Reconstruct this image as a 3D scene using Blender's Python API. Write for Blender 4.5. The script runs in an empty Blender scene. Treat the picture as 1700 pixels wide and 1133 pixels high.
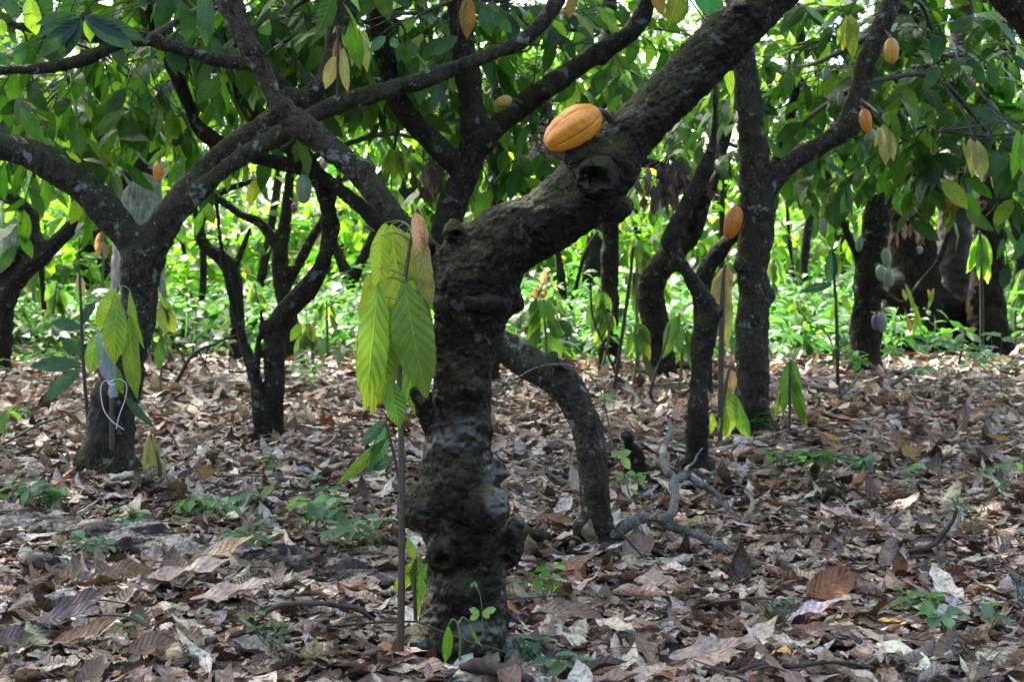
import bpy, math, random
import numpy as np
from mathutils import Vector

S = bpy.context.scene
COL = S.collection
rng = np.random.default_rng(7)
random.seed(7)

# ------------------------------------------------------------------ camera space <-> place
F, CX, HY, H = 2361.0, 850.0, 450.0, 1.076     # focal length and horizon in photo pixels, eye height in metres

def at(px, py, Y):
    return np.array([(px - CX) / F * Y, Y, H - (py - HY) / F * Y])

def ground_Y(py):
    return F * H / (py - HY)

# ------------------------------------------------------------------ noise
def _hash(i):
    i = i.astype(np.int64)
    h = (i[..., 0] * 374761393 + i[..., 1] * 668265263 + i[..., 2] * 2147483647) & 0x7fffffff
    h = ((h ^ (h >> 13)) * 1274126177) & 0x7fffffff
    return ((h ^ (h >> 16)) & 0xffff) / 65535.0

def vnoise(p):
    i = np.floor(p); f = p - i; f = f * f * (3 - 2 * f)
    r = 0
    for a in (0, 1):
        for b in (0, 1):
            for c in (0, 1):
                w = (f[..., 0] if a else 1 - f[..., 0]) * (f[..., 1] if b else 1 - f[..., 1]) * (f[..., 2] if c else 1 - f[..., 2])
                r = r + w * _hash(i + np.array([a, b, c]))
    return r * 2 - 1

def fbm(p, o=3):
    r, a = 0, 1.0
    for k in range(o):
        r = r + a * vnoise(p * 2 ** k + 17.3 * k); a *= .5
    return r

def ground_h(x, y):
    p = np.stack([x * .9, y * .9, np.zeros_like(x)], -1)
    return .03 * fbm(p, 3) + .02 * vnoise(p * 3.1)

# ------------------------------------------------------------------ mesh collecting
class Acc:
    def __init__(self):
        self.v, self.q, self.uv, self.c, self.m, self.n = [], [], [], [], [], 0

    def add(self, v, q, uv=None, c=(.5, .5, .5), m=0):
        v = np.asarray(v, float).reshape(-1, 3); q = np.asarray(q, int).reshape(-1, 4)
        self.v.append(v); self.q.append(q + self.n); self.n += len(v)
        self.uv.append(np.zeros((len(v), 2)) if uv is None else np.asarray(uv).reshape(-1, 2))
        c = np.asarray(c, float)
        self.c.append(np.tile(c, (len(v), 1)) if c.ndim == 1 else c)
        self.m.append(np.full(len(q), m, int))

    def build(self, name, mats, parent=None, loc=None, normals=None):
        if not self.v:
            return None
        v = np.concatenate(self.v); q = np.concatenate(self.q)
        base = np.array(parent['_loc']) if parent is not None else (np.array(loc) if loc is not None else np.zeros(3))
        me = mesh_from(name, v - base, q, np.concatenate(self.uv), np.concatenate(self.c), np.concatenate(self.m), normals)
        for m in (mats if isinstance(mats, (list, tuple)) else [mats]):
            me.materials.append(m)
        return link(name, me, parent, loc)

def mesh_from(name, v, q, uv=None, c=None, mi=None, normals=None):
    me = bpy.data.meshes.new(name)
    me.vertices.add(len(v)); me.vertices.foreach_set('co', v.astype(np.float32).ravel())
    me.loops.add(q.size); me.loops.foreach_set('vertex_index', q.astype(np.int32).ravel())
    me.polygons.add(len(q)); me.polygons.foreach_set('loop_start', np.arange(0, q.size, 4, dtype=np.int32))
    if mi is not None:
        me.polygons.foreach_set('material_index', mi.astype(np.int32))
    if uv is not None:
        l = me.uv_layers.new(name='UVMap')
        l.data.foreach_set('uv', uv[q.ravel()].astype(np.float32).ravel())
    if c is not None:
        a = me.color_attributes.new('tint', 'FLOAT_COLOR', 'POINT')
        a.data.foreach_set('color', np.concatenate([c, np.ones((len(c), 1))], 1).astype(np.float32).ravel())
    me.update(calc_edges=True)
    me.shade_smooth()
    if normals is not None:
        me.normals_split_custom_set_from_vertices(normals.tolist())
    return me

def link(name, me, parent=None, loc=None):
    o = bpy.data.objects.new(name, me); COL.objects.link(o)
    if parent is not None:
        o.parent = parent
    elif loc is not None:
        o.location = [float(a) for a in loc]
    return o

def tag(o, label=None, cat=None, group=None, kind=None):
    if label: o['label'] = label
    if cat: o['category'] = cat
    if group: o['group'] = group
    if kind: o['kind'] = kind
    return o

def thing(name, label, cat, loc, group=None):
    o = bpy.data.objects.new(name, None); COL.objects.link(o)
    o.location = [float(a) for a in loc]; o['_loc'] = [float(a) for a in loc]
    o.empty_display_size = .1
    return tag(o, label, cat, group)

# ------------------------------------------------------------------ tubes
def smooth_path(pts, sub=6):
    """Catmull-Rom through rows of (x, y, z, r)."""
    P = np.asarray(pts, float)
    if len(P) < 3:
        t = np.linspace(0, 1, sub + 1)[:, None]
        return P[0] * (1 - t) + P[-1] * t
    E = np.vstack([2 * P[0] - P[1], P, 2 * P[-1] - P[-2]])
    out = []
    for i in range(1, len(E) - 2):
        t = np.linspace(0, 1, sub, endpoint=False)[:, None]
        a, b, c, d = E[i - 1], E[i], E[i + 1], E[i + 2]
        out.append(.5 * (2 * b + (c - a) * t + (2 * a - 5 * b + 4 * c - d) * t ** 2 + (3 * b - a - 3 * c + d) * t ** 3))
    out.append(E[-2][None])
    R = np.vstack(out); R[:, 3] = np.maximum(R[:, 3], P[:, 3].min() * .6)
    return R

def unit(a):
    return a / (np.linalg.norm(a, axis=-1, keepdims=True) + 1e-12)

def tube(acc, path, seg=8, c=(.5, .5, .5), m=0, closed=True, flat=1.0):
    p, r = path[:, :3], path[:, 3].copy()
    if closed:
        d0, d1 = unit(p[0] - p[1]), unit(p[-1] - p[-2])
        k = np.array([.35, .7, .92])
        s = np.sqrt(1 - k ** 2)
        p = np.vstack([p[0] + d0 * r[0] * k[::-1, None], p, p[-1] + d1 * r[-1] * k[:, None]])
        r = np.concatenate([r[0] * s[::-1], r, r[-1] * s])
        r[0] *= .05; r[-1] *= .05
    T = unit(np.gradient(p, axis=0))
    up = np.array([.3, 1, .1]) if abs(T[0, 2]) > .7 else np.array([0, .2, 1.])
    n = unit(np.cross(T[0], up)); N = [n]
    for t in T[1:]:
        n = unit(n - t * np.dot(n, t)); N.append(n)
    N = np.array(N); B = np.cross(T, N)
    a = np.linspace(0, 2 * math.pi, seg, endpoint=False)
    ring = N[:, None] * np.cos(a)[None, :, None] + B[:, None] * np.sin(a)[None, :, None] * flat
    v = p[:, None] + ring * r[:, None, None]
    n_ = len(p); i = np.arange(n_ - 1)[:, None] * seg; j = np.arange(seg)[None]
    q = np.stack([i + j, i + (j + 1) % seg, i + seg + (j + 1) % seg, i + seg + j], -1).reshape(-1, 4)
    uv = np.stack(np.broadcast_arrays(np.linspace(0, 1, n_)[:, None], a[None] / 6.283), -1)
    acc.add(v, q, uv, c, m)

def ball(acc, c, rad, seg=14, rings=9, col=(.5, .5, .5), m=0):
    th = np.linspace(.02, math.pi - .02, rings)[:, None]; a = np.linspace(0, 2 * math.pi, seg, endpoint=False)[None]
    v = np.stack(np.broadcast_arrays(np.sin(th) * np.cos(a), np.sin(th) * np.sin(a), np.cos(th)), -1) * np.asarray(rad) + np.asarray(c)
    i = np.arange(rings - 1)[:, None] * seg; j = np.arange(seg)[None]
    q = np.stack([i + j, i + seg + j, i + seg + (j + 1) % seg, i + (j + 1) % seg], -1).reshape(-1, 4)
    acc.add(v, q, None, col, m)

# ------------------------------------------------------------------ leaves
def leaf_profile(u):
    w = np.sin(math.pi * np.clip(u, 0, 1) ** .92) ** .72
    tip = np.clip((u - .8) / .2, 0, 1)
    return np.maximum(w * (1 - .45 * tip * (1 - tip) * 4 * .6), .025)

def leaves(acc, P, T, N, L, W, tint, kappa=0., cross=0., fold=0., wave=0., rip=0., nu=6, nv=3, u0=0., u1=1., m=0, twist=0.):
    n = len(P)
    b = lambda a: np.broadcast_to(np.asarray(a, float), (n,))[:, None]
    T = unit(np.asarray(T, float)); N = np.asarray(N, float)
    N = unit(N - T * np.sum(N * T, -1, keepdims=True)); B = np.cross(T, N)
    u = b(u0) + (b(u1) - b(u0)) * np.linspace(0, 1, nu)[None]
    v = np.linspace(-1, 1, nv)[None, None]
    k = b(kappa); k = np.where(abs(k) < 1e-3, 1e-3, k)
    x = np.sin(k * u) / k; z = -(1 - np.cos(k * u)) / k
    ph = k * u
    Np = N[:, None] * np.cos(ph)[..., None] + T[:, None] * np.sin(ph)[..., None]
    tw = (b(twist) * u)[..., None]
    B2 = B[:, None] * np.cos(tw) + Np * np.sin(tw); N2 = Np * np.cos(tw) - B[:, None] * np.sin(tw)
    c = P[:, None] + b(L)[..., None] * (x[..., None] * T[:, None] + z[..., None] * N[:, None])
    hw = (leaf_profile(u) * b(W) / 2)[..., None]
    cr = b(cross)[..., None]; cr = np.where(abs(cr) < 1e-3, 1e-3, cr)
    rnd = rng.random(n)[:, None, None] * 6.28
    ob = np.sin(cr * v) / cr * hw
    on = (1 - np.cos(cr * v)) / cr * hw + b(fold)[..., None] * abs(v) * hw \
        + b(wave)[..., None] * np.sin(u[..., None] * 13 + rnd + v * 1.3) * abs(v) * hw \
        + b(rip)[..., None] * np.sin(2 * math.pi * (u[..., None] * 9 - abs(v) * 1.6)) * (abs(v) * (1.25 - abs(v))) * hw
    V = c[:, :, None] + ob[..., None] * B2[:, :, None] + on[..., None] * N2[:, :, None]
    uv = np.stack(np.broadcast_arrays(u[..., None], v * .5 + .5), -1)
    i = np.arange(nu - 1)[:, None] * nv; j = np.arange(nv - 1)[None]
    q1 = np.stack([i + j, i + j + 1, i + nv + j + 1, i + nv + j], -1).reshape(-1, 4)
    q = (q1[None] + (np.arange(n) * nu * nv)[:, None, None]).reshape(-1, 4)
    acc.add(V.reshape(-1, 3), q, uv.reshape(-1, 2), np.repeat(np.broadcast_to(np.asarray(tint, float), (n, 3)), nu * nv, 0), m)

def pick(pal, n, jit=.25, r=rng):
    w = np.array([p[0] for p in pal], float); c = np.array([p[1] for p in pal], float)
    k = r.choice(len(pal), n, p=w / w.sum())
    return np.clip(c[k] * (1 + jit * (r.random((n, 1)) * 2 - 1)) * (1 + .12 * (r.random((n, 3)) * 2 - 1)), .002, .9)

GREEN = [(7, (.018, .052, .013)), (4, (.034, .083, .015)), (2, (.08, .15, .02)), (.35, (.14, .19, .03)), (.015, (.12, .07, .02))]
FRESH = [(5, (.062, .15, .025)), (3.5, (.10, .195, .03)), (2.5, (.035, .09, .02)), (.8, (.19, .25, .04)), (.12, (.30, .16, .05))]
HERB = [(5, (.062, .17, .04)), (3.5, (.09, .22, .045)), (3, (.035, .10, .03)), (.8, (.15, .27, .045))]
DRY = [(4.5, (.40, .31, .24)), (4, (.25, .175, .125)), (4.5, (.13, .08, .052)), (3.2, (.062, .038, .029)),
       (4, (.58, .49, .40)), (1.6, (.40, .385, .36)), (1.1, (.23, .095, .035)), (.12, (.38, .23, .06))]

# ------------------------------------------------------------------ materials
def new_mat(name):
    m = bpy.data.materials.new(name); m.use_nodes = True
    nt = m.node_tree; nt.nodes.clear()
    def nd(t, **k):
        n = nt.nodes.new('ShaderNode' + t)
        for a, b in k.items():
            if a.startswith('i_'):
                key = a[2:]
                n.inputs[int(key) if key.isdigit() else key.replace('_', ' ')].default_value = b
            else:
                setattr(n, a, b)
        return n
    ln = nt.links.new
    return m, nd, ln

def ramp(nd, fac, ln, stops):
    r = nd('ValToRGB'); e = r.color_ramp.elements
    while len(e) < len(stops): e.new(.5)
    for x, (p, c) in zip(e, stops):
        x.position = p; x.color = (*c, 1) if len(c) == 3 else c
    ln(fac, r.inputs[0]); return r.outputs[0]

def mixc(nd, ln, f, a, b, mode='MIX'):
    n = nd('Mix', data_type='RGBA', blend_type=mode)
    for s, val in ((0, f), (6, a), (7, b)):
        if hasattr(val, 'links'): ln(val, n.inputs[s])
        else: n.inputs[s].default_value = val if s == 0 else (*val, 1)
    return n.outputs[2]

def math_(nd, ln, op, a, b=None):
    n = nd('Math', operation=op)
    for s, val in ((0, a), (1, b)):
        if val is None: continue
        if hasattr(val, 'links'): ln(val, n.inputs[s])
        else: n.inputs[s].default_value = val
    return n.outputs[0]

def leaf_material(name, trans=.45, gain=(3.4, 3.0, 1.2), rough=.42, vein=.5, dry=False, spec=.5):
    m, nd, ln = new_mat(name)
    col = nd('Attribute', attribute_name='tint').outputs['Color']
    uv = nd('UVMap', uv_map='UVMap').outputs[0]
    sx = nd('SeparateXYZ'); ln(uv, sx.inputs[0]); u, v = sx.outputs[0], sx.outputs[1]
    av = math_(nd, ln, 'ABSOLUTE', math_(nd, ln, 'SUBTRACT', v, .5))
    ph = math_(nd, ln, 'SUBTRACT', math_(nd, ln, 'MULTIPLY', u, 56.), math_(nd, ln, 'MULTIPLY', av, 22.))
    st = math_(nd, ln, 'SINE', ph)
    mid = nd('MapRange', i_1=0., i_2=.035, i_3=1., i_4=0.); ln(av, mid.inputs[0])
    side = nd('MapRange', i_1=.86, i_2=1., i_3=0., i_4=1.); ln(st, side.inputs[0])
    vv = math_(nd, ln, 'MAXIMUM', mid.outputs[0], math_(nd, ln, 'MULTIPLY', side.outputs[0], .6))
    tc = nd('TexCoord').outputs['Object']
    n1 = nd('TexNoise', i_Scale=9., i_Detail=5., i_Roughness=.6); ln(tc, n1.inputs['Vector'])
    n2 = nd('TexNoise', i_Scale=60., i_Detail=4., i_Roughness=.6); ln(tc, n2.inputs['Vector'])
    var = ramp(nd, n1.outputs[0], ln, [(.3, (.72, .72, .72)), (.7, (1.25, 1.25, 1.2))])
    c = mixc(nd, ln, 1., col, var, 'MULTIPLY')
    if dry:
        sp = ramp(nd, n2.outputs[0], ln, [(.36, (.45, .42, .40)), (.5, (1, 1, 1)), (.7, (1.25, 1.22, 1.2))])
        c = mixc(nd, ln, 1., c, sp, 'MULTIPLY')
        c = mixc(nd, ln, math_(nd, ln, 'MULTIPLY', vv, .35), c, (.32, .24, .19))
    else:
        c = mixc(nd, ln, math_(nd, ln, 'MULTIPLY', vv, .65), c, mixc(nd, ln, 1., c, (1.9, 1.7, 1.6), 'MULTIPLY'))
        sp = ramp(nd, n2.outputs[0], ln, [(.27, (.5, .4, .3)), (.36, (1, 1, 1))])
        c = mixc(nd, ln, 1., c, sp, 'MULTIPLY')
        ed = math_(nd, ln, 'ADD', math_(nd, ln, 'MULTIPLY', math_(nd, ln, 'MAXIMUM', math_(nd, ln, 'MULTIPLY', av, 2.), u), .55), math_(nd, ln, 'MULTIPLY', n1.outputs[0], .7))
        br = nd('MapRange', i_1=.93, i_2=.97, i_3=0., i_4=.85); ln(ed, br.inputs[0])
        c = mixc(nd, ln, br.outputs[0], c, (.12, .065, .025))
    hgt = math_(nd, ln, 'ADD', math_(nd, ln, 'MULTIPLY', st, -.35), math_(nd, ln, 'MULTIPLY', n2.outputs[0], .8 if dry else .3))
    hgt = math_(nd, ln, 'SUBTRACT', hgt, math_(nd, ln, 'MULTIPLY', mid.outputs[0], .8))
    bp = nd('Bump', i_Strength=vein, i_Distance=.006); ln(hgt, bp.inputs['Height'])
    pb = nd('BsdfPrincipled', i_Roughness=rough); pb.inputs['Specular IOR Level'].default_value = spec
    ln(c, pb.inputs['Base Color']); ln(bp.outputs[0], pb.inputs['Normal'])
    tr = nd('BsdfTranslucent'); ln(mixc(nd, ln, 1., c, gain, 'MULTIPLY'), tr.inputs['Color']); ln(bp.outputs[0], tr.inputs['Normal'])
    mx = nd('MixShader', i_0=trans); ln(pb.outputs[0], mx.inputs[1]); ln(tr.outputs[0], mx.inputs[2])
    out = nd('OutputMaterial'); ln(mx.outputs[0], out.inputs[0])
    return m

def bark_material(name, dark, light, moss=.5, lichen=.5, rough=.62, bump=1., stretch=.45, scale=1., sx=1., spec=.4, wet=0.):
    m, nd, ln = new_mat(name)
    tc = nd('TexCoord').outputs['Object']
    mp = nd('Mapping'); mp.inputs['Scale'].default_value = (sx, 1, stretch); ln(tc, mp.inputs[0]); sv = mp.outputs[0]
    def noise(s, d, r=.62, v=None):
        n = nd('TexNoise', i_Scale=s * scale, i_Detail=float(d), i_Roughness=r); ln(v or tc, n.inputs['Vector']); return n.outputs[0]
    a = noise(7, 8, .62, sv if sx != 1 else None); b = noise(32, 6, .65, sv); g = noise(4.2, 5); f = noise(120, 4, .6)
    c = ramp(nd, a, ln, [(.3, dark), (.72, light)])
    c = mixc(nd, ln, 1., c, ramp(nd, b, ln, [(.32, (.30, .28, .26)), (.62, (1.45, 1.42, 1.4))]), 'MULTIPLY')
    c = mixc(nd, ln, 1., c, ramp(nd, f, ln, [(.34, (.45, .43, .42)), (.5, (1, 1, 1)), (.68, (1.7, 1.65, 1.55))]), 'MULTIPLY')
    geo = nd('NewGeometry'); sz = nd('SeparateXYZ'); ln(geo.outputs['Normal'], sz.inputs[0])
    mz = nd('MapRange', i_1=-.5, i_2=.9, i_3=0., i_4=.38); ln(sz.outputs[2], mz.inputs[0])
    ms = nd('MapRange', i_1=.62, i_2=.88, i_3=0., i_4=moss); ln(math_(nd, ln, 'ADD', g, mz.outputs[0]), ms.inputs[0])
    c = mixc(nd, ln, ms.outputs[0], c, ramp(nd, f, ln, [(.3, (.020, .020, .007)), (.7, (.062, .060, .021))]))
    li = noise(13, 5, .6); lm = nd('MapRange', i_1=.61, i_2=.65, i_3=0., i_4=lichen); ln(li, lm.inputs[0])
    vo = nd('TexVoronoi', i_Scale=34. * scale); ln(tc, vo.inputs['Vector'])
    vd = nd('MapRange', i_1=.16, i_2=.24, i_3=lichen * .8, i_4=0.); ln(vo.outputs['Distance'], vd.inputs[0])
    gate = nd('MapRange', i_1=.46, i_2=.56, i_3=0., i_4=1.); ln(noise(3.3, 3), gate.inputs[0])
    lk = math_(nd, ln, 'MAXIMUM', lm.outputs[0], math_(nd, ln, 'MULTIPLY', vd.outputs[0], gate.outputs[0]))
    c = mixc(nd, ln, lk, c, ramp(nd, f, ln, [(.35, (.12, .145, .115)), (.7, (.25, .28, .24))]))
    wn = nd('TexNoise', i_Scale=9. * scale, i_Detail=3.); ln(sv, wn.inputs['Vector'])
    ws = nd('VectorMath', operation='MULTIPLY_ADD'); ln(wn.outputs['Color'], ws.inputs[0]); ws.inputs[1].default_value = (.13, .13, .13); ln(sv, ws.inputs[2])
    cv = nd('TexVoronoi', feature='DISTANCE_TO_EDGE', i_Scale=15. * scale); ln(ws.outputs[0], cv.inputs['Vector'])
    cm = nd('MapRange', i_1=0., i_2=.045, i_3=1., i_4=0.); ln(cv.outputs['Distance'], cm.inputs[0])
    cg = nd('MapRange', i_1=.46, i_2=.58, i_3=0., i_4=.8); ln(noise(5.1, 4), cg.inputs[0])
    ck = math_(nd, ln, 'MULTIPLY', cm.outputs[0], cg.outputs[0])
    c = mixc(nd, ln, ck, c, (.004, .003, .002))
    hgt = math_(nd, ln, 'ADD', math_(nd, ln, 'MULTIPLY', b, 1.), math_(nd, ln, 'MULTIPLY', f, .6))
    hgt = math_(nd, ln, 'SUBTRACT', hgt, math_(nd, ln, 'MULTIPLY', ck, .5))
    hgt = math_(nd, ln, 'ADD', hgt, math_(nd, ln, 'MULTIPLY', lk, .12))
    bp = nd('Bump', i_Strength=.85 * bump, i_Distance=.018); ln(hgt, bp.inputs['Height'])
    pb = nd('BsdfPrincipled'); pb.inputs['Specular IOR Level'].default_value = spec; ln(c, pb.inputs['Base Color']); ln(bp.outputs[0], pb.inputs['Normal'])
    rr = nd('MapRange', i_1=.35, i_2=.65, i_3=rough - .2, i_4=min(1., rough + .2)); ln(a, rr.inputs[0])
    wm = nd('MapRange', i_1=.49, i_2=.57, i_3=0., i_4=wet); ln(noise(5.5, 3, .5), wm.inputs[0])
    oz = nd('SeparateXYZ'); ln(tc, oz.inputs[0]); zl = nd('MapRange', i_1=.62, i_2=.8, i_3=1., i_4=0.); ln(oz.outputs[2], zl.inputs[0])
    w0 = wm; wm = nd('Math', operation='MULTIPLY'); ln(w0.outputs[0], wm.inputs[0]); ln(zl.outputs[0], wm.inputs[1])
    dry_ = math_(nd, ln, 'SUBTRACT', 1., wm.outputs[0])
    ln(math_(nd, ln, 'ADD', math_(nd, ln, 'MULTIPLY', rr.outputs[0], dry_), math_(nd, ln, 'MULTIPLY', wm.outputs[0], .25)), pb.inputs['Roughness'])
    ln(math_(nd, ln, 'ADD', spec, math_(nd, ln, 'MULTIPLY', wm.outputs[0], .45)), pb.inputs['Specular IOR Level'])
    ln(math_(nd, ln, 'MULTIPLY', math_(nd, ln, 'ADD', dry_, .12), .75 * bump), bp.inputs['Strength'])
    out = nd('OutputMaterial'); ln(pb.outputs[0], out.inputs[0])
    return m

def plain_material(name, c1, c2, scale=20., rough=.6, bump=.4, dist=.004):
    m, nd, ln = new_mat(name)
    tc = nd('TexCoord').outputs['Object']
    n = nd('TexNoise', i_Scale=scale, i_Detail=6., i_Roughness=.6); ln(tc, n.inputs['Vector'])
    c = ramp(nd, n.outputs[0], ln, [(.32, c1), (.68, c2)])
    bp = nd('Bump', i_Strength=bump, i_Distance=dist); ln(n.outputs[0], bp.inputs['Height'])
    pb = nd('BsdfPrincipled', i_Roughness=rough); ln(c, pb.inputs['Base Color']); ln(bp.outputs[0], pb.inputs['Normal'])
    out = nd('OutputMaterial'); ln(pb.outputs[0], out.inputs[0])
    return m

def pod_material(name, c1, c2, c3, rough=.42):
    m, nd, ln = new_mat(name)
    tc = nd('TexCoord').outputs['Object']
    n = nd('TexNoise', i_Scale=26., i_Detail=7., i_Roughness=.7); ln(tc, n.inputs['Vector'])
    k = nd('TexNoise', i_Scale=85., i_Detail=4.); ln(tc, k.inputs['Vector'])
    c = ramp(nd, n.outputs[0], ln, [(.35, c1), (.65, c2)])
    uv = nd('UVMap', uv_map='UVMap').outputs[0]; sx = nd('SeparateXYZ'); ln(uv, sx.inputs[0])
    fur = nd('MapRange', i_1=.0, i_2=.55, i_3=.85, i_4=0.); ln(sx.outputs[1], fur.inputs[0])
    c = mixc(nd, ln, fur.outputs[0], c, c3)
    sp = nd('MapRange', i_1=.645, i_2=.70, i_3=0., i_4=.8); ln(n.outputs[0], sp.inputs[0])
    c = mixc(nd, ln, sp.outputs[0], c, (.10, .045, .015))
    bp = nd('Bump', i_Strength=.5, i_Distance=.006); ln(k.outputs[0], bp.inputs['Height'])
    pb = nd('BsdfPrincipled', i_Roughness=rough); ln(c, pb.inputs['Base Color']); ln(bp.outputs[0], pb.inputs['Normal'])
    out = nd('OutputMaterial'); ln(pb.outputs[0], out.inputs[0])
    return m

M_LEAF = leaf_material('cocoa_leaf', trans=.42, gain=(3.7, 4.1, 1.2), rough=.34, vein=.35, spec=.38)
M_FRESH = leaf_material('young_leaf', trans=.5, gain=(2.3, 2.15, 1.4), rough=.42, vein=.6)
M_HERB = leaf_material('herb_leaf', trans=.42, gain=(1.7, 2.0, 1.2), rough=.4, vein=.4)
M_DRY = leaf_material('dry_leaf', trans=.12, gain=(1.1, .85, .6), rough=.40, vein=.6, dry=True)
M_BARK = bark_material('brown_mossy_bark', (.007, .0052, .0035), (.032, .024, .015), moss=.6, lichen=.5, rough=.7, spec=.16, wet=.2)
M_BARKA = bark_material('dark_damp_bark', (.0035, .0023, .0014), (.019, .0125, .007), moss=.8, lichen=.28, rough=.66, spec=.16, wet=.9)
M_BARK2 = bark_material('lichened_bark', (.013, .0105, .0075), (.062, .052, .036), moss=.75, lichen=.8, rough=.7, spec=.16, wet=.15)
M_BARKF = bark_material('distant_bark', (.009, .007, .005), (.034, .027, .019), moss=.6, lichen=.5, rough=.8, spec=.14, bump=.8)
M_PALE = bark_material('pale_fissured_bark', (.12, .11, .105), (.34, .32, .31), moss=.08, lichen=.2, rough=.85, stretch=.12)
M_BROWN = bark_material('brown_fissured_bark', (.007, .005, .0035), (.029, .020, .014), moss=.3, lichen=.1, rough=.9, spec=.12, stretch=.2)
def log_material():
    m, nd, ln = new_mat('weathered_wood')
    tc = nd('TexCoord').outputs['Object']
    mp = nd('Mapping'); mp.inputs['Scale'].default_value = (1.1, 7, 7); mp.inputs['Rotation'].default_value = (0, 0, .12); ln(tc, mp.inputs[0])
    a = nd('TexNoise', i_Scale=2.6, i_Detail=8., i_Roughness=.68); ln(mp.outputs[0], a.inputs['Vector'])
    b = nd('TexNoise', i_Scale=5., i_Detail=6., i_Roughness=.6); ln(tc, b.inputs['Vector'])
    f = nd('TexNoise', i_Scale=70., i_Detail=5.); ln(tc, f.inputs['Vector'])
    c = ramp(nd, a.outputs[0], ln, [(.43, (.014, .010, .007)), (.47, (.12, .08, .055)), (.50, (.34, .28, .215)), (.62, (.54, .48, .40))])
    c = mixc(nd, ln, 1., c, ramp(nd, f.outputs[0], ln, [(.35, (.45, .42, .4)), (.6, (1.15, 1.15, 1.15))]), 'MULTIPLY')
    k = nd('MapRange', i_1=.52, i_2=.57, i_3=0., i_4=.9); ln(b.outputs[0], k.inputs[0])
    c = mixc(nd, ln, k.outputs[0], c, ramp(nd, f.outputs[0], ln, [(.35, (.02, .015, .01)), (.65, (.09, .065, .045))]))
    h = math_(nd, ln, 'ADD', a.outputs[0], math_(nd, ln, 'MULTIPLY', f.outputs[0], .25))
    bp = nd('Bump', i_Strength=1., i_Distance=.03); ln(h, bp.inputs['Height'])
    pb = nd('BsdfPrincipled', i_Roughness=.8); ln(c, pb.inputs['Base Color']); ln(bp.outputs[0], pb.inputs['Normal'])
    o = nd('OutputMaterial'); ln(pb.outputs[0], o.inputs[0]); return m
M_LOG = log_material()
M_TWIG = plain_material('twig_bark', (.022, .017, .013), (.065, .05, .038), 30., .7)
M_GREYTWIG = bark_material('grey_twig_bark', (.06, .058, .05), (.22, .225, .20), moss=.15, lichen=.7, rough=.75)
M_STEM = plain_material('sapling_stem', (.035, .024, .015), (.085, .06, .036), 40., .6)
M_GSTEM = plain_material('green_stem', (.06, .10, .025), (.12, .16, .05), 40., .5)
M_DEADSTEM = plain_material('dead_stem', (.02, .014, .011), (.05, .035, .028), 40., .7)
M_SOIL = plain_material('soil', (.022, .015, .011), (.075, .052, .038), 22., .9, 1., .02)
M_CUT = plain_material('cut_wood', (.03, .018, .014), (.09, .055, .045), 50., .8)
M_ORANGE = pod_material('ripe_pod', (.54, .185, .012), (.68, .27, .02), (.33, .09, .008))
M_AMBER = pod_material('amber_pod', (.50, .15, .012), (.62, .24, .02), (.33, .09, .01))
M_RUSSET = pod_material('russet_pod', (.44, .11, .012), (.56, .20, .015), (.26, .07, .01))
M_YELLOWPOD = pod_material('yellowing_pod', (.56, .24, .02), (.55, .30, .035), (.36, .16, .02))
M_GREENPOD = pod_material('green_pod', (.16, .24, .13), (.24, .33, .20), (.10, .16, .08), .5)
M_PURPLEPOD = pod_material('purple_pod', (.12, .045, .10), (.20, .08, .17), (.06, .02, .05), .5)
M_STRIPEPOD = pod_material('striped_pod', (.50, .25, .03), (.34, .30, .05), (.16, .20, .05), .45)
M_TIE = plain_material('tie_plastic', (.72, .74, .76), (.84, .85, .86), 30., .35, .1)

def bag_material():
    m, nd, ln = new_mat('thin_plastic')
    tr = nd('BsdfTranslucent', i_Color=(.62, .72, .80, 1)); tp = nd('BsdfTransparent', i_Color=(.85, .92, .96, 1))
    gl = nd('BsdfPrincipled', i_Roughness=.22, i_1=.3); gl.inputs['Base Color'].default_value = (.5, .58, .64, 1)
    a = nd('MixShader', i_0=.22); ln(tp.outputs[0], a.inputs[1]); ln(tr.outputs[0], a.inputs[2])
    b = nd('MixShader', i_0=.17); ln(a.outputs[0], b.inputs[1]); ln(gl.outputs[0], b.inputs[2])
    o = nd('OutputMaterial'); ln(b.outputs[0], o.inputs[0]); return m
M_BAG = bag_material()

# ------------------------------------------------------------------ ground
def ground():
    xs = np.concatenate([np.linspace(-70, -9, 24), np.linspace(-8.8, 8.8, 150), np.linspace(9, 70, 24)])
    ys = np.concatenate([np.linspace(-20, 2, 14), np.linspace(2.2, 22, 180), np.linspace(22.5, 95, 40)])
    X, Yy = np.meshgrid(xs, ys); Z = ground_h(X, Yy) - .042
    v = np.stack([X, Yy, Z], -1).reshape(-1, 3); nx = len(xs)
    i = np.arange(len(ys) - 1)[:, None] * nx; j = np.arange(nx - 1)[None]
    q = np.stack([i + j, i + j + 1, i + nx + j + 1, i + nx + j], -1).reshape(-1, 4)
    a = Acc(); a.add(v, q)
    tag(a.build('ground', M_SOIL), 'brown plantation soil under the fallen leaves', None, None, 'structure')
ground()

def litter_edge(x, y):
    """0 where the floor is bare litter, 1 where the undergrowth takes over."""
    e = 15.8 + 1.8 * vnoise(np.stack([x * .35, y * 0 + 3.3, y * 0], -1)) + 1.5 * vnoise(np.stack([x * 1.3, y * .8, y * 0], -1)) + np.where(x > 5.5, 3.0, 0)
    return np.clip((y - e) / 2.6, 0, 1)

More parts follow.
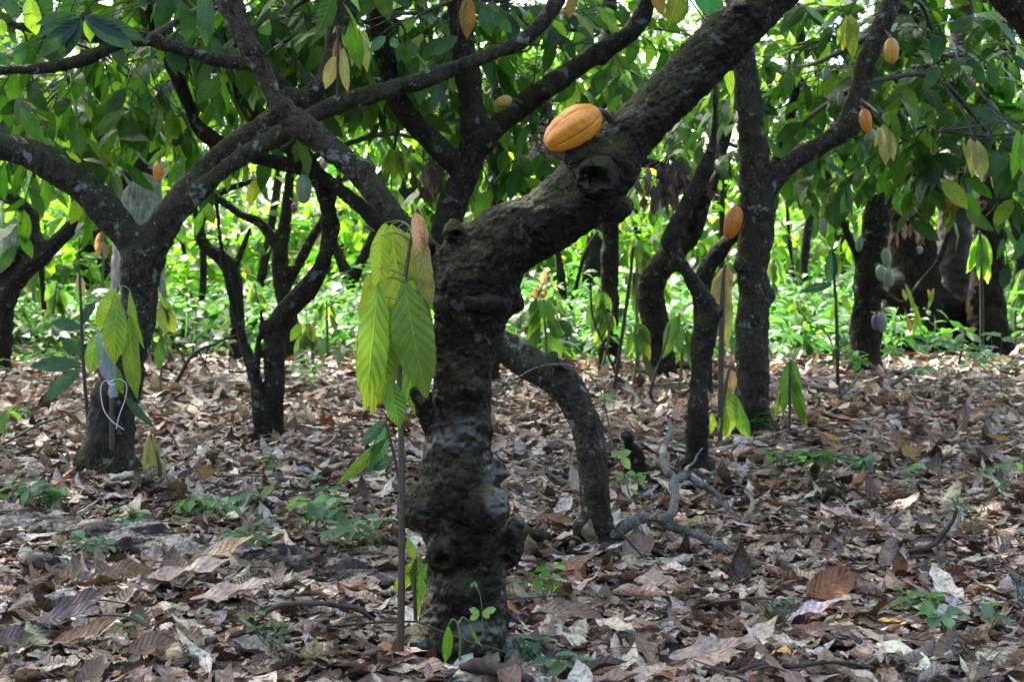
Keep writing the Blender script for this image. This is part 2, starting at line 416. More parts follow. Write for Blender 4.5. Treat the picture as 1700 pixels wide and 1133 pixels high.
LOG = [(-80, 868, 80), (60, 880, 84), (180, 902, 78), (300, 922, 74), (420, 938, 70), (540, 952, 62), (650, 968, 50), (700, 975, 34)]
def log_cover(x, y):
    d = np.full(np.shape(x), 9.)
    P = np.array([at(p[0], p[1], ground_Y(p[1]))[:2] for p in LOG])
    for t in np.linspace(0, len(P) - 1.001, 60):
        k = int(t); c = P[k] + (P[k + 1] - P[k]) * (t - k)
        d = np.minimum(d, np.hypot(x - c[0], y - c[1]))
    return (d < .15).astype(float)

def litter():
    a = Acc()
    def batch(n, y0, y1, nu, nv, lmin, lmax, lift, rip, frag=False, xs=.42):
        y = np.sqrt(rng.random(n) * (y1 ** 2 - y0 ** 2) + y0 ** 2)
        x = (rng.random(n) * 2 - 1) * (y * xs + .35)
        keep = rng.random(n) > np.maximum(litter_edge(x, y) * .93, log_cover(x, y) * .3)
        x, y = x[keep], y[keep]; n = len(x)
        L = lmin + (lmax - lmin) * rng.random(n) ** 1.3
        W = L * (.30 + .16 * rng.random(n))
        yaw = rng.random(n) * 6.283
        pit = rng.normal(0, .07, n) + np.where(rng.random(n) < .02, .4, 0)
        T = np.stack([np.cos(yaw) * np.cos(pit), np.sin(yaw) * np.cos(pit), np.sin(pit)], -1)
        N = np.stack([rng.normal(0, .22, n), rng.normal(0, .22, n), np.ones(n)], -1)
        N *= np.where(rng.random(n) < .5, 1, -1)[:, None]
        kap = rng.normal(0, .5, n) * np.where(rng.random(n) < .12, 2.2, 1)
        cr = rng.normal(0, .8, n) * np.where(rng.random(n) < .25, 2.0, 1)
        u0 = np.where(rng.random(n) < .2, .35 * rng.random(n), 0); u1 = np.where(rng.random(n) < .22, 1 - .4 * rng.random(n), 1)
        if frag:
            u0 = rng.random(n) * .4; u1 = u0 + .3 + .3 * rng.random(n)
        z = ground_h(x, y) - .024 + lift * rng.random(n) ** 1.5
        P = np.stack([x, y, z], -1) - T * (L * .5)[:, None]
        leaves(a, P, T, N, L, W, pick(DRY, n, .3) * [1.1, 1.06, 1.0], kap, cr, rng.normal(0, .25, n), .22, rip, nu, nv, u0, u1)
    batch(7600, 2.6, 7.0, 12, 5, .06, .22, .04, 0)
    batch(15000, 2.6, 7.0, 5, 3, .02, .11, .045, 0, True)
    batch(11000, 6.6, 12.5, 8, 5, .10, .25, .05, 0)
    batch(8000, 6.6, 12.5, 4, 3, .04, .13, .04, 0, True)
    batch(9500, 12, 24, 5, 3, .14, .30, .06, 0)
    for bx, by, br in BASES:             # leaves banked against the feet of the trunks
        if by > 17: continue
        n = int(70 + br * 500); w = rng.random(n) * 6.283; d = br + .02 + .22 * rng.random(n) ** 1.4
        P = np.stack([bx + np.cos(w) * d, by + np.sin(w) * d, 0 * w], -1); P[:, 2] = ground_h(P[:, 0], P[:, 1]) - .015 + .05 * rng.random(n) * (1 - (d - br) / .3)
        t = w + rng.normal(1.57, .7, n); L = .06 + .14 * rng.random(n); lean = .1 + .5 * rng.random(n) * (1 - (d - br) / .25)
        leaves(a, P, np.stack([np.cos(t), np.sin(t), rng.normal(0, .15, n)], -1), np.stack([np.cos(w) * lean, np.sin(w) * lean, np.ones(n)], -1), L, L * .4, pick(DRY, n, .3), rng.normal(0, .4, n), rng.normal(0, .7, n), 0, .2, 0, 9, 5)
    o = a.build('leaf_litter', M_DRY)
    tag(o, 'deep carpet of dry brown and beige fallen leaves on the plantation floor', 'leaf litter', None, 'stuff')
    t = Acc()
    for k in range(750):
        y = math.sqrt(rng.random() * (14 ** 2 - 2.8 ** 2) + 2.8 ** 2); x = (rng.random() * 2 - 1) * (y * .42 + .3)
        L = .08 + .38 * rng.random() ** 2; w = rng.random() * 6.283; r = .0013 + .0035 * rng.random() ** 2
        z = float(ground_h(np.array(x), np.array(y))) + .02 + .03 * rng.random()
        d = np.array([math.cos(w), math.sin(w), rng.normal(0, .12)]); s = np.array([-d[1], d[0], 0]) * rng.normal(0, .1)
        p = np.array([x, y, z])
        tube(t, smooth_path([[*(p - d * L / 2), r], [*(p + s * L + [0, 0, .01]), r * .9], [*(p + d * L / 2), r * .5]], 3), 5)
    tag(t.build('twig_litter', M_TWIG), 'thin dead twigs scattered through the fallen leaves', 'twigs', None, 'stuff')

# ------------------------------------------------------------------ trees
def px_path(pts, Y, dz=0.):
    """rows (px, py, width_px[, depth offset]) to (x, y, z, r)"""
    out = []
    for p in pts:
        y = Y + (p[3] if len(p) > 3 else 0) + dz
        out.append([*at(p[0], p[1], y), p[2] / 2 / F * y])
    return np.array(out)

def spray(acc, p, d, n, Lr, pal, r, droop=(.05, 1.0), nu=6, nv=3, tw=True, mleaf=0, mtw=1, wr=(.36, .46)):
    ln = .07 * n * (Lr[1] / .28)
    d = unit(np.asarray(d, float))
    path = smooth_path([[*p, .005], [*(p + d * ln * .55 + [0, 0, -.01]), .004], [*(p + d * ln + [0, 0, -.06 * ln * 3]), .002]], 4)
    if tw: tube(acc, path, 5, (.05, .04, .03), mtw, closed=False)
    t = np.linspace(.25, 1, n); idx = np.clip((t * (len(path) - 1)).astype(int), 0, len(path) - 1)
    P = path[idx, :3]
    side = unit(np.cross(d, [0, 0, 1.]) + 1e-6)
    sg = np.where(np.arange(n) % 2 == 0, 1, -1)[:, None]
    dr = (droop[0] + (droop[1] - droop[0]) * r.random(n))[:, None]
    T = unit(side * sg * (.5 + .5 * r.random((n, 1))) + d * (.35 + .6 * r.random((n, 1))) + np.array([0, 0, -1]) * dr + r.normal(0, .22, (n, 3)))
    N = np.array([0, 0, 1.]) + d * .5 + r.normal(0, .35, (n, 3))
    L = Lr[0] + (Lr[1] - Lr[0]) * r.random(n)
    leaves(acc, P, T, N, L, L * (wr[0] + (wr[1] - wr[0]) * r.random(n)), pick(pal, n, .3, r), .35 + .5 * r.random(n), -.3, .18, .12, 0, nu, nv, m=mleaf)

def crown(root, skel, blobs, seed, pal=GREEN, Lr=(.17, .30), nu=6, name='crown', mat=None):
    r = np.random.default_rng(seed); a = Acc()
    for b in blobs:
        if b[0] == 'w': c = np.array(b[1:4], float); rad = np.array(b[4:7], float); n = b[7]
        else: c = at(b[0], b[1], b[2]); rad = np.array(b[3:6], float); n = b[6]
        s = skel[np.argmin(np.linalg.norm(skel[:, :3] - c, axis=1))]
        mid = (s[:3] + c) / 2 + r.normal(0, .12, 3)
        r0 = min(float(s[3]) * .5, .022)
        br = smooth_path([[*s[:3], r0], [*mid, r0 * .75], [*c, r0 * .5]], 5)
        if len(skel) > 1: tube(a, br, 6, (.05, .04, .03), 1, closed=False)
        over = b[0] == 'w'; n = int(n * (.3 if over else 1.95))
        hubs = [c + r.normal(0, .45, 3) * rad for _ in range(max(2, n // 6))]
        for hb in hubs:
            tube(a, smooth_path([[*c, r0 * .5], [*((c + hb) / 2 + r.normal(0, .05, 3)), .008], [*hb, .005]], 4), 5, (.05, .04, .03), 1, closed=False)
        for k in range(n):
            hb = hubs[k % len(hubs)]
            q = unit(r.normal(0, 1, 3)); e = c + q * rad * r.random() ** .45
            p0 = hb + (e - hb) * .55
            if np.linalg.norm(e - hb) > .15:
                tube(a, smooth_path([[*hb, .006], [*(p0 + [0, 0, .03]), .004], [*e, .003]], 3), 4, (.05, .04, .03), 1, closed=False)
            d = unit(e - hb) + np.array([0, 0, -.25])
            spray(a, e, d, int(r.integers(5, 9)), (.22, .34) if over else Lr, pal, r, nu=4 if over else nu)
    return a.build(name, [mat or M_LEAF, M_TWIG], root)

BASES = []
def tree(name, label, Y, limbs, mat, spheres=(), dents=(), rough=1., crowns=(), seed=1, group=None, pal=GREEN, Lr=(.15, .30), flare=1.45, vox=None, cat='tree', below=True, twigs=()):
    """limbs: (part name, rows[, part label]); merged into one continuous skin, then cut apart into its parts."""
    vox = vox or max(.0045, Y * .0012)
    src, skel, lab, names = Acc(), [], [], []
    for k, lb in enumerate(limbs):
        P = px_path(lb[1], Y)
        if k == 0 and below:
            b = P[0].copy(); b[2] = min(b[2], 0) - .12; b[3] *= flare
            P = np.vstack([b, P])
        P = smooth_path(P, 7)
        tube(src, P, 20)
        skel.append(P); lab += [len(names)] * len(P); names.append(lb)
    for s in spheres:                     # (part name or None, px, py, r_px, dY, [squash])
        y = Y + s[4]; c = at(s[1], s[2], y); rr = s[3] / F * y
        sq = np.array(s[5]) if len(s) > 5 else np.ones(3)
        ball(src, c, rr * sq)
        if s[0]:
            skel.append(np.array([[*c, rr]])); lab.append(len(names)); names.append((s[0],))
    sk = np.vstack(skel); lab = np.array(lab)
    base = np.array([sk[0, 0], sk[0, 1], 0.])
    root = thing(name, label, cat, base, group); BASES.append((base[0], base[1], skel[0][1][3]))
    me = mesh_from('skin', np.concatenate(src.v), np.concatenate(src.q))
    o = bpy.data.objects.new('skin', me); COL.objects.link(o)
    m = o.modifiers.new('r', 'REMESH'); m.mode = 'VOXEL'; m.voxel_size = vox
    m = o.modifiers.new('s', 'SMOOTH'); m.factor = .5; m.iterations = 9
    dg = bpy.context.evaluated_depsgraph_get()
    e = bpy.data.meshes.new_from_object(o.evaluated_get(dg))
    n = len(e.vertices); v = np.empty(n * 3, np.float32); e.vertices.foreach_get('co', v); v = v.reshape(-1, 3).astype(float)
    nm = np.empty(n * 3, np.float32); e.vertices.foreach_get('normal', nm); nm = nm.reshape(-1, 3).astype(float)
    q = np.empty(len(e.loops), np.int32); e.loops.foreach_get('vertex_index', q); q = q.reshape(-1, 4)
    bpy.data.objects.remove(o); bpy.data.meshes.remove(me); bpy.data.meshes.remove(e)
    # nearest skeleton sample -> part, local radius
    best = np.full(n, 1e9); who = np.zeros(n, int); rad = np.zeros(n)
    for i in range(len(sk)):
        d = np.linalg.norm(v - sk[i, :3], axis=1) / sk[i, 3]
        b = d < best; best[b] = d[b]; who[b] = lab[i]; rad[b] = sk[i, 3]
    amp = np.clip(rad, min(.07, sk[0, 3]) if len(spheres) else 0, .12)[:, None]; amp = np.minimum(amp, np.maximum(rad * 1.6, .02)[:, None])
    sd = seed * 3.7
    v = v + nm * (amp * rough * (.15 * fbm(v * 5.5 + sd, 2)[:, None] + .055 * fbm(v * 21 + sd, 3)[:, None]) + rough * .0035 * fbm(v * 70 + sd, 2)[:, None])
    for d in dents:                       # (px, py, r_px, depth_m, dY of the bark surface)
        c = at(d[0], d[1], Y + d[4]); rr = d[2] / F * Y
        t = np.linalg.norm((v - c) * [1, .6, 1], axis=1) / rr * (1 + .35 * fbm(v * 38 + sd, 3))
        v[:, 1] += d[3] * np.clip(1 - t ** 2, 0, 1) ** 1.2
        lip = np.exp(-((t - 1.15) / .28) ** 2)
        v += nm * (lip * d[3] * .13)[:, None]
    tmp = mesh_from('t', v, q); nn = np.empty(n * 3, np.float32); tmp.vertices.foreach_get('normal', nn); nn = nn.reshape(-1, 3); bpy.data.meshes.remove(tmp)
    fl = who[q[:, 0]]; made = []
    for k, lb in enumerate(names):
        qq = q[fl == k]
        if not len(qq): made.append(root); continue
        ids, inv = np.unique(qq, return_inverse=True)
        nmk = lb[0].split('>'); lb = (nmk[-1],) + tuple(lb[1:])
        pm = mesh_from(lb[0], v[ids] - base, inv.reshape(-1, 4), normals=nn[ids])
        pm.materials.append(lb[3] if len(lb) > 3 else mat)
        p = link(lb[0], pm, made[int(nmk[0])] if len(nmk) > 1 else root); made.append(p)
        if len(lb) > 2 and isinstance(lb[2], str): p['label'] = lb[2]
    for tw in twigs:
        a = Acc(); tube(a, smooth_path(px_path(tw, Y), 6), 7); a.build('twig', M_TWIG, root)
    if crowns:
        crown(root, sk[len(skel[0]) // 2:], crowns, seed + 50, pal, Lr)
    return root, sk



# front tree, four metres from the lens
A, _ = tree('cocoa_tree', 'nearest and biggest cocoa tree, knobbly dark trunk, thick limb rising right under the yellow pod', 4.0, [
    ('trunk', [(760, 1092, 165), (767, 1045, 145), (772, 1000, 138), (774, 950, 138), (772, 900, 142), (766, 850, 138), (763, 800, 130), (762, 750, 110), (765, 690, 101), (769, 630, 104), (772, 575, 110), (780, 520, 124), (790, 480, 134), (800, 445, 138)]),
    ('branch', [(805, 440, 134), (836, 402, 126), (890, 366, 116), (945, 330, 106), (990, 295, 104), (1030, 248, 94), (1075, 195, 91), (1140, 130, 88), (1205, 62, 86), (1272, -5, 82), (1370, -100, 78, .15), (1480, -230, 70, .4)]),
    ('0>cut_stub', [(735, 720, 34, -.02), (712, 700, 34, -.04), (696, 655, 33, -.06)]),
    ('1>broken_stub', [(790, 430, 60), (762, 392, 40, -.02), (752, 384, 30, -.03)]),
], M_BARKA, spheres=[
    ('0>burl', 702, 845, 45, -.055), ('0>burl', 850, 905, 30, .0, (.85, 1, 1.5)), ('0>burl', 735, 922, 34, -.09), ('0>burl', 808, 846, 40, -.095), ('0>burl', 768, 984, 38, -.105), (None, 760, 800, 34, -.06),
    (None, 745, 508, 30, -.03, (1, 1, .7)), (None, 836, 500, 28, .0, (1, 1, .7)), (None, 795, 503, 44, -.055, (1.2, 1, .45)), (None, 826, 780, 18, 0), (None, 860, 870, 16, 0),
    (None, 968, 262, 30, -.03), ('1>knot', 992, 294, 31, -.085), (None, 1022, 343, 24, 0, (1.1, 1, .8)), (None, 712, 555, 10, -.03), (None, 708, 412, 12, 0),
    (None, 792, 646, 18, -.09), (None, 700, 1075, 34, -.05, (1.3, 1, .7)), (None, 835, 1080, 26, 0), (None, 757, 387, 22, -.05)],
    dents=[(988, 294, 19, .055, -.15), (1003, 302, 11, .03, -.15), (757, 390, 7, .04, -.09), (733, 932, 14, .03, -.14), (700, 656, 13, .015, -.08), (835, 930, 12, .02, -.08), (762, 880, 15, .015, -.12)], rough=1.25, seed=1,
    crowns=[('w', 1.9, 4.6, 3.3, .9, .8, .5, 36), ('w', 2.6, 5.6, 3.9, 1.0, 1., .6, 40), ('w', .9, 5.4, 4.0, 1.1, .9, .5, 40)])

# left forked tree
B, _ = tree('cocoa_tree', 'lichened cocoa tree forking into a wide V behind the sapling tied with plastic', 7.26, [
    ('trunk', [(183, 800, 96), (184, 750, 84), (188, 690, 76), (205, 617, 68), (224, 546, 60), (231, 500, 57), (233, 460, 62), (237, 425, 74)]),
    ('branch', [(237, 428, 60), (205, 385, 56), (155, 327, 52), (102, 285, 50), (52, 254, 50), (-2, 242, 48), (-70, 220, 46), (-180, 150, 44)]),
    ('branch', [(240, 425, 62), (262, 385, 58), (292, 342, 50), (335, 292, 44, .1), (385, 243, 40, .2), (440, 205, 38, .3), (500, 167, 36, .35), (542, 132, 38, .4), (563, 60, 44, .4), (571, -20, 44, .4), (580, -150, 40, .4)]),
    ('branch', [(275, 372, 44), (330, 318, 34), (392, 266, 32), (470, 220, 31), (550, 177, 31), (630, 152, 30), (700, 132, 29), (780, 103, 28), (850, 76, 28), (890, 48, 26), (925, 0, 25), (950, -60, 24)]),
    ('branch', [(492, 165, 22, .35), (455, 130, 22, .35), (415, 107, 23, .3), (350, 96, 22, .3), (300, 82, 24, .3), (245, 64, 26, .3), (198, 72, 23, .3), (140, 97, 23, .3), (90, 110, 20, .3), (0, 117, 18, .3), (-80, 118, 16, .3)]),
    ('branch', [(240, 64, 18, .3), (160, 62, 15, .3), (70, 47, 13, .35), (-20, 34, 12, .4)]),
], M_BARK2, spheres=[(None, 150, 770, 28, 0), (None, 215, 775, 26, -.05), (None, 480, 165, 20, .3), (None, 292, 235, 10, 0)], seed=2, rough=1.1,
    crowns=[(80, 10, 8.6, .75, .6, .35, 12), (330, 30, 8.7, .6, .6, .3, 9), (215, 130, 9.6, .8, .6, .35, 10), (60, 190, 9.4, .6, .6, .3, 8), (640, 20, 8.6, .7, .5, .3, 10), (480, 20, 9., .6, .5, .3, 9),
            ('w', -2.6, 8.0, 3.6, 1.6, 1.3, .6, 60), ('w', -.6, 8.2, 3.9, 1.6, 1.4, .6, 60), ('w', -4.4, 7.2, 3.9, 1.5, 1.5, .6, 55)])

# arching tree behind the front trunk
D, _ = tree('cocoa_tree', 'cocoa tree whose low trunk arches left behind the knobbly front trunk', 5.58, [
    ('trunk', [(995, 908, 60), (989, 840, 53), (985, 780, 51), (978, 722, 55), (955, 668, 60), (920, 627, 58), (870, 597, 52), (825, 570, 50)]),
    ('branch', [(825, 570, 50), (770, 500, 48), (720, 430, 45), (672, 380, 41), (640, 342, 40), (600, 292, 39), (547, 246, 41), (494, 204, 41), (458, 164, 36), (436, 114, 36), (401, 52, 39), (381, -4, 41), (362, -70, 41), (335, -170, 38)]),
    ('0>cut_stub', [(918, 625, 22, -.02), (917, 605, 20, -.03), (918, 590, 17, -.03)]),
], M_BARK2, spheres=[(None, 600, 285, 25, 0), (None, 470, 180, 22, 0), (None, 970, 880, 22, 0), (None, 420, 84, 21, 0)], dents=[(930, 622, 15, .03, -.07), (985, 745, 10, .012, -.06)], seed=3, rough=1.1,
    crowns=[('w', -1.3, 6.6, 3.2, 1.3, 1.1, .5, 45), ('w', -2.6, 5.6, 3.6, 1.3, 1.1, .6, 45), ('w', .2, 7.0, 3.5, 1.2, 1., .5, 40)])

# twin stems
C, _ = tree('cocoa_tree', 'slender twin stemmed cocoa tree, one stem hooked, right of the forked tree', 8.9, [
    ('trunk', [(457, 737, 36), (457, 650, 32), (455, 572, 33), (470, 525, 34), (508, 482, 33), (538, 432, 29), (548, 372, 28), (541, 322, 30), (520, 282, 33), (488, 246, 33), (440, 215, 30, .2), (400, 150, 27, .4), (380, 60, 25, .5), (370, -60, 23, .5)]),
    ('trunk', [(433, 737, 24), (428, 660, 21), (421, 620, 20), (407, 578, 16), (386, 500, 13), (369, 420, 10), (361, 350, 8), (358, 322, 7)]),
    ('1>cut_stub', [(426, 615, 12, -.03), (428, 580, 11, -.04), (430, 560, 10, -.04)]),
    ('1>cut_stub', [(428, 580, 8, -.03), (433, 540, 7, -.02), (434, 514, 6, -.02)]),
], M_BARK, seed=4, spheres=[(None, 455, 545, 19, 0), (None, 548, 372, 16, 0)],
    crowns=[(400, 60, 10.2, .8, .7, .4, 14), (260, 200, 10.8, .7, .7, .32, 10), ('w', -2.5, 10.5, 4.0, 1.6, 1.3, .7, 55), ('w', -.5, 10.6, 4.2, 1.6, 1.2, .7, 55)])

# forked tree directly behind the front trunk, long limb sweeping left
J, _ = tree('cocoa_tree', 'cocoa tree with three limbs fanning out just behind the yellow pod tree', 8.5, [
    ('trunk', [(780, 749, 66), (770, 640, 56), (750, 500, 52), (738, 392, 50), (756, 330, 49), (780, 272, 48), (790, 232, 50)]),
    ('branch', [(790, 235, 40), (832, 203, 36), (880, 165, 36), (930, 130, 36), (982, 95, 35), (1040, 58, 33), (1068, 20, 32), (1090, -60, 30)]),
    ('branch', [(790, 235, 46), (785, 185, 44), (775, 120, 42), (765, 50, 40), (760, -20, 38), (755, -120, 36)]),
    ('branch', [(772, 290, 38), (735, 252, 38), (706, 224, 36), (667, 177, 35), (643, 113, 33), (631, 30, 32), (622, -80, 30)]),
    ('branch', [(742, 430, 30), (690, 412, 27), (640, 378, 25, .1), (600, 345, 24, .2), (560, 312, 24, .3), (508, 282, 25, .4), (441, 265, 25, .5), (374, 243, 25, .5), (332, 214, 24, .5), (311, 170, 23, .5), (282, 99, 24, .5), (254, 28, 24, .5), (244, -40, 22, .5)]),
], M_BARK, seed=5, spheres=[(None, 995, 92, 20, 0), (None, 800, 235, 26, 0), (None, 905, 150, 14, -.05)],
    crowns=[(720, 40, 9.6, .9, .6, .4, 15), (900, 50, 9.8, .9, .6, .4, 14), (700, 230, 10.5, .55, .6, .35, 8), (560, 60, 10, .8, .5, .4, 12), (880, 220, 10.6, .6, .5, .35, 9),
            ('w', .2, 10.2, 4.1, 1.6, 1.3, .7, 55), ('w', 2.0, 9.6, 3.9, 1.4, 1.3, .7, 50)])

# thin knobbly tree
E_, _ = tree('cocoa_tree', 'thin crooked cocoa tree with knobby elbow, left of the straight lichen spotted tree', 7.58, [
    ('trunk', [(1156, 786, 42), (1158, 700, 35), (1162, 620, 36), (1168, 562, 38), (1176, 515, 36), (1152, 472, 27), (1126, 432, 24), (1113, 402, 25), (1125, 365, 26), (1150, 322, 26), (1174, 272, 22), (1186, 212, 12), (1188, 140, 9), (1189, 60, 8)]),
], M_BARK, seed=6, spheres=[('0>knot', 1186, 516, 15, -.02), (None, 1122, 440, 14, 0), (None, 1140, 775, 16, 0), (None, 1176, 778, 14, 0)], dents=[(1124, 442, 7, .02, -.05)])

# straight tree right
Fr, _ = tree('cocoa_tree', 'straight lichen spotted cocoa tree, its right limb carrying two orange pods', 9.24, [
    ('trunk', [(1252, 730, 78), (1249, 685, 62), (1248, 600, 56), (1250, 500, 54), (1252, 420, 55), (1258, 352, 59), (1257, 300, 55), (1249, 235, 45), (1243, 170, 41), (1237, 110, 39), (1226, 30, 37), (1215, -60, 36)]),
    ('branch', [(1266, 325, 38), (1290, 295, 34), (1322, 264, 35), (1370, 236, 35), (1404, 212, 37), (1424, 160, 33), (1439, 105, 34), (1461, 50, 32), (1480, 0, 30), (1494, -70, 28)]),
], M_BARK2, seed=7, spheres=[(None, 1272, 350, 18, 0), (None, 1270, 490, 16, 0), (None, 1235, 440, 14, -.05), (None, 1410, 205, 21, 0), (None, 1225, 720, 20, 0), (None, 1280, 715, 18, 0)],
    crowns=[(1560, 90, 10.4, .9, .8, .45, 18), (1640, 220, 10.0, .6, .5, .35, 12), (1400, 60, 11, .8, .7, .45, 14), (1310, 110, 11.4, .7, .6, .4, 11), (1520, 240, 11, .6, .5, .32, 9), (1330, 220, 12, .6, .6, .3, 8),
            ('w', 3.0, 11.0, 4.2, 1.6, 1.4, .7, 60), ('w', 1.2, 11.4, 4.3, 1.5, 1.3, .7, 50)])

# far left dark tree
K, _ = tree('cocoa_tree', 'dark cocoa tree cut by the left picture edge, low limb sweeping up right', 15.2, [
    ('trunk', [(-6, 617, 48), (0, 560, 40), (8, 505, 38), (30, 463, 32), (75, 420, 29), (115, 381, 26), (165, 336, 27), (203, 300, 26), (246, 260, 26), (292, 230, 24), (330, 170, 20), (350, 80, 18), (360, -40, 16)]),
    ('branch', [(70, 425, 26), (60, 392, 22), (42, 346, 22), (0, 316, 21), (-60, 250, 20)]),
    ('branch', [(5, 500, 26), (0, 455, 24), (45, 405, 23), (56, 396, 20)]),
], M_BARKF, seed=8, crowns=[(110, 180, 16.2, 1.3, 1.1, .6, 20), (20, 120, 16.6, 1.2, 1.1, .6, 16), (250, 150, 17, 1.3, 1.2, .6, 20), (330, 60, 16, 1.3, 1.1, .6, 16), ('w', -5.5, 15.5, 4.8, 2.2, 1.5, .8, 55), ('w', -3., 15., 4.9, 2.1, 1.5, .8, 55)])

N_, _ = tree('cocoa_tree', 'slim dark cocoa tree behind the hooked twin stems, holding a pale green pod', 17.5, [
    ('trunk', [(487, 597, 34), (482, 540, 28), (470, 480, 30), (464, 430, 28), (471, 385, 22), (477, 335, 18), (482, 280, 16), (484, 200, 14)]),
    ('branch', [(474, 478, 20), (500, 430, 19), (520, 392, 17), (545, 350, 15), (565, 290, 13)]),
    ('branch', [(464, 415, 20), (434, 372, 17), (400, 356, 15), (366, 332, 13), (320, 300, 12), (250, 285, 12), (185, 255, 12)]),
], M_BARKF, seed=9, crowns=[(430, 180, 18.5, 1.4, 1.2, .6, 16), (520, 150, 18.5, 1.2, 1.1, .6, 13), (190, 220, 19, 1.2, 1., .5, 12)])

O_, _ = tree('cocoa_tree', 'blackish leaning cocoa tree right of the forked grey trunk, seen through its V', 18.0, [
    ('trunk', [(397, 590, 30), (394, 530, 26), (390, 470, 26), (372, 432, 24), (342, 410, 22), (330, 378, 20), (343, 344, 16), (368, 318, 14), (420, 300, 12)]),
    ('branch', [(385, 455, 14), (400, 420, 11), (415, 380, 8)]),
], M_BARKF, seed=10, crowns=[(380, 250, 19, 1., .8, .35, 7)], pal=FRESH)

Mm, _ = tree('cocoa_tree', 'small forked cocoa tree far off, left of the hanging sapling leaves of the front tree', 27.0, [
    ('trunk', [(582, 545, 30), (581, 500, 25), (582, 468, 26)]),
    ('branch', [(582, 470, 20), (566, 432, 19), (552, 395, 16), (540, 330, 14)]),
    ('branch', [(584, 470, 20), (602, 430, 18), (622, 385, 16), (650, 330, 14)]),
], M_BARKF, seed=11, crowns=[(560, 330, 27.5, 1.6, 1.2, .7, 9), (650, 320, 27.5, 1.6, 1.2, .7, 9)], pal=FRESH)

T_, _ = tree('cocoa_tree', 'straight dark trunk behind the fan of limbs, left of the yellow pod', 14.0, [
    ('trunk', [(812, 631, 38), (815, 540, 32), (820, 420, 29), (822, 330, 28), (823, 240, 27), (828, 150, 24), (835, 60, 20), (840, -60, 18)]),
], M_BARKF, seed=12, crowns=[(830, 130, 15, 1.2, .9, .5, 16), (960, 170, 15.5, 1.1, .8, .45, 12), (600, 190, 15.5, 1.1, .9, .5, 13), (740, 190, 16, 1., .8, .4, 9), ('w', 0, 14.5, 4.7, 2.2, 1.4, .7, 55)])

L_, _ = tree('cocoa_tree', 'upright dark cocoa trunk framed in the gap beneath the front tree thick limb', 16.4, [
    ('trunk', [(1012, 606, 40), (1011, 540, 32), (1012, 470, 31), (1013, 400, 30), (1012, 330, 29), (1006, 240, 27), (1010, 120, 24), (1015, -20, 20)]),
], M_BARKF, seed=13, crowns=[(1100, 230, 17, 1.0, .7, .5, 12), (1010, 110, 17, 1.2, .9, .5, 13), (1150, 60, 17, 1.2, 1., .5, 14), ('w', 2.4, 15.5, 4.8, 2.2, 1.5, .8, 50)])

R_, _ = tree('cocoa_tree', 'little forked cocoa tree in bright green growth, right of the front trunk under its limb', 21.0, [
    ('trunk', [(938, 570, 22), (934, 510, 18), (931, 455, 18)]),
    ('branch', [(931, 458, 14), (926, 420, 12), (905, 385, 10), (890, 340, 9)]),
    ('branch', [(942, 545, 9), (958, 470, 9), (972, 420, 9), (992, 385, 8)]),
], M_BARKF, seed=14, crowns=[(930, 350, 21.5, 1.2, .8, .5, 9)], pal=FRESH)

Q_, _ = tree('cocoa_tree', 'leaning hollow eyed cocoa tree behind the thin crooked one, limb rising right', 14.5, [
    ('trunk', [(1100, 625, 52), (1092, 560, 46), (1082, 500, 46), (1085, 462, 46), (1118, 420, 42), (1146, 386, 38), (1162, 345, 32), (1182, 290, 26), (1200, 235, 23), (1212, 180, 20), (1216, 90, 18)]),
    ('branch', [(1160, 360, 18), (1135, 300, 17), (1100, 276, 17), (1060, 270, 16), (1000, 275, 14)], 'pale grey sideways limb'),
], M_BARKF, seed=15, dents=[(1150, 382, 8, .06, -.12)], crowns=[(1130, 190, 15.5, 1., .6, .5, 10), (1300, 280, 15.5, .8, .5, .4, 8), ('w', 3.4, 14.8, 4.8, 2.0, 1.4, .8, 45)])

S_, _ = tree('cocoa_tree', 'black cocoa stem partly hidden by the straight lichen spotted trunk, below an orange pod', 12.2, [
    ('trunk', [(1168, 658, 36), (1167, 580, 32), (1166, 500, 31), (1172, 452, 30), (1200, 410, 27), (1232, 372, 24), (1262, 320, 20), (1300, 240, 18), (1320, 150, 16), (1330, 40, 14)]),
], M_BARKF, seed=16, crowns=[(1320, 150, 13, .9, .8, .4, 14), (1390, 250, 13.4, .8, .5, .4, 9)])

G_, _ = tree('cocoa_tree', 'sturdy cocoa tree at right with pale green pods clustered on its trunk', 15.4, [
    ('trunk', [(1437, 622, 64), (1437, 560, 51), (1442, 480, 48), (1450, 400, 45), (1460, 330, 43), (1468, 280, 42), (1476, 220, 34), (1490, 120, 28), (1500, 0, 24)]),
    ('branch', [(1434, 452, 16), (1424, 430, 13), (1402, 374, 13), (1382, 312, 12), (1367, 258, 11), (1355, 180, 9)]),
    ('branch', [(1464, 300, 26), (1447, 272, 22), (1428, 228, 20), (1415, 150, 17), (1410, 50, 14)]),
    ('branch', [(1445, 470, 18), (1470, 490, 16, -.1), (1500, 505, 13, -.2), (1530, 470, 12, -.2), (1562, 425, 11, -.2), (1590, 330, 10, -.2), (1600, 250, 8, -.2)]),
], M_BARKF, seed=17, crowns=[(1500, 150, 16.2, 1.3, 1., .6, 18), (1620, 80, 16.5, 1.2, 1., .6, 16), (1660, 210, 16, .9, .7, .4, 12), (1430, 130, 16.5, 1.1, .9, .5, 14), (1560, 250, 14.8, .8, .6, .4, 9), ('w', 5.6, 15.2, 4.7, 2., 1.5, .8, 55), ('w', 4.4, 13., 4.6, 1.8, 1.4, .8, 50)])

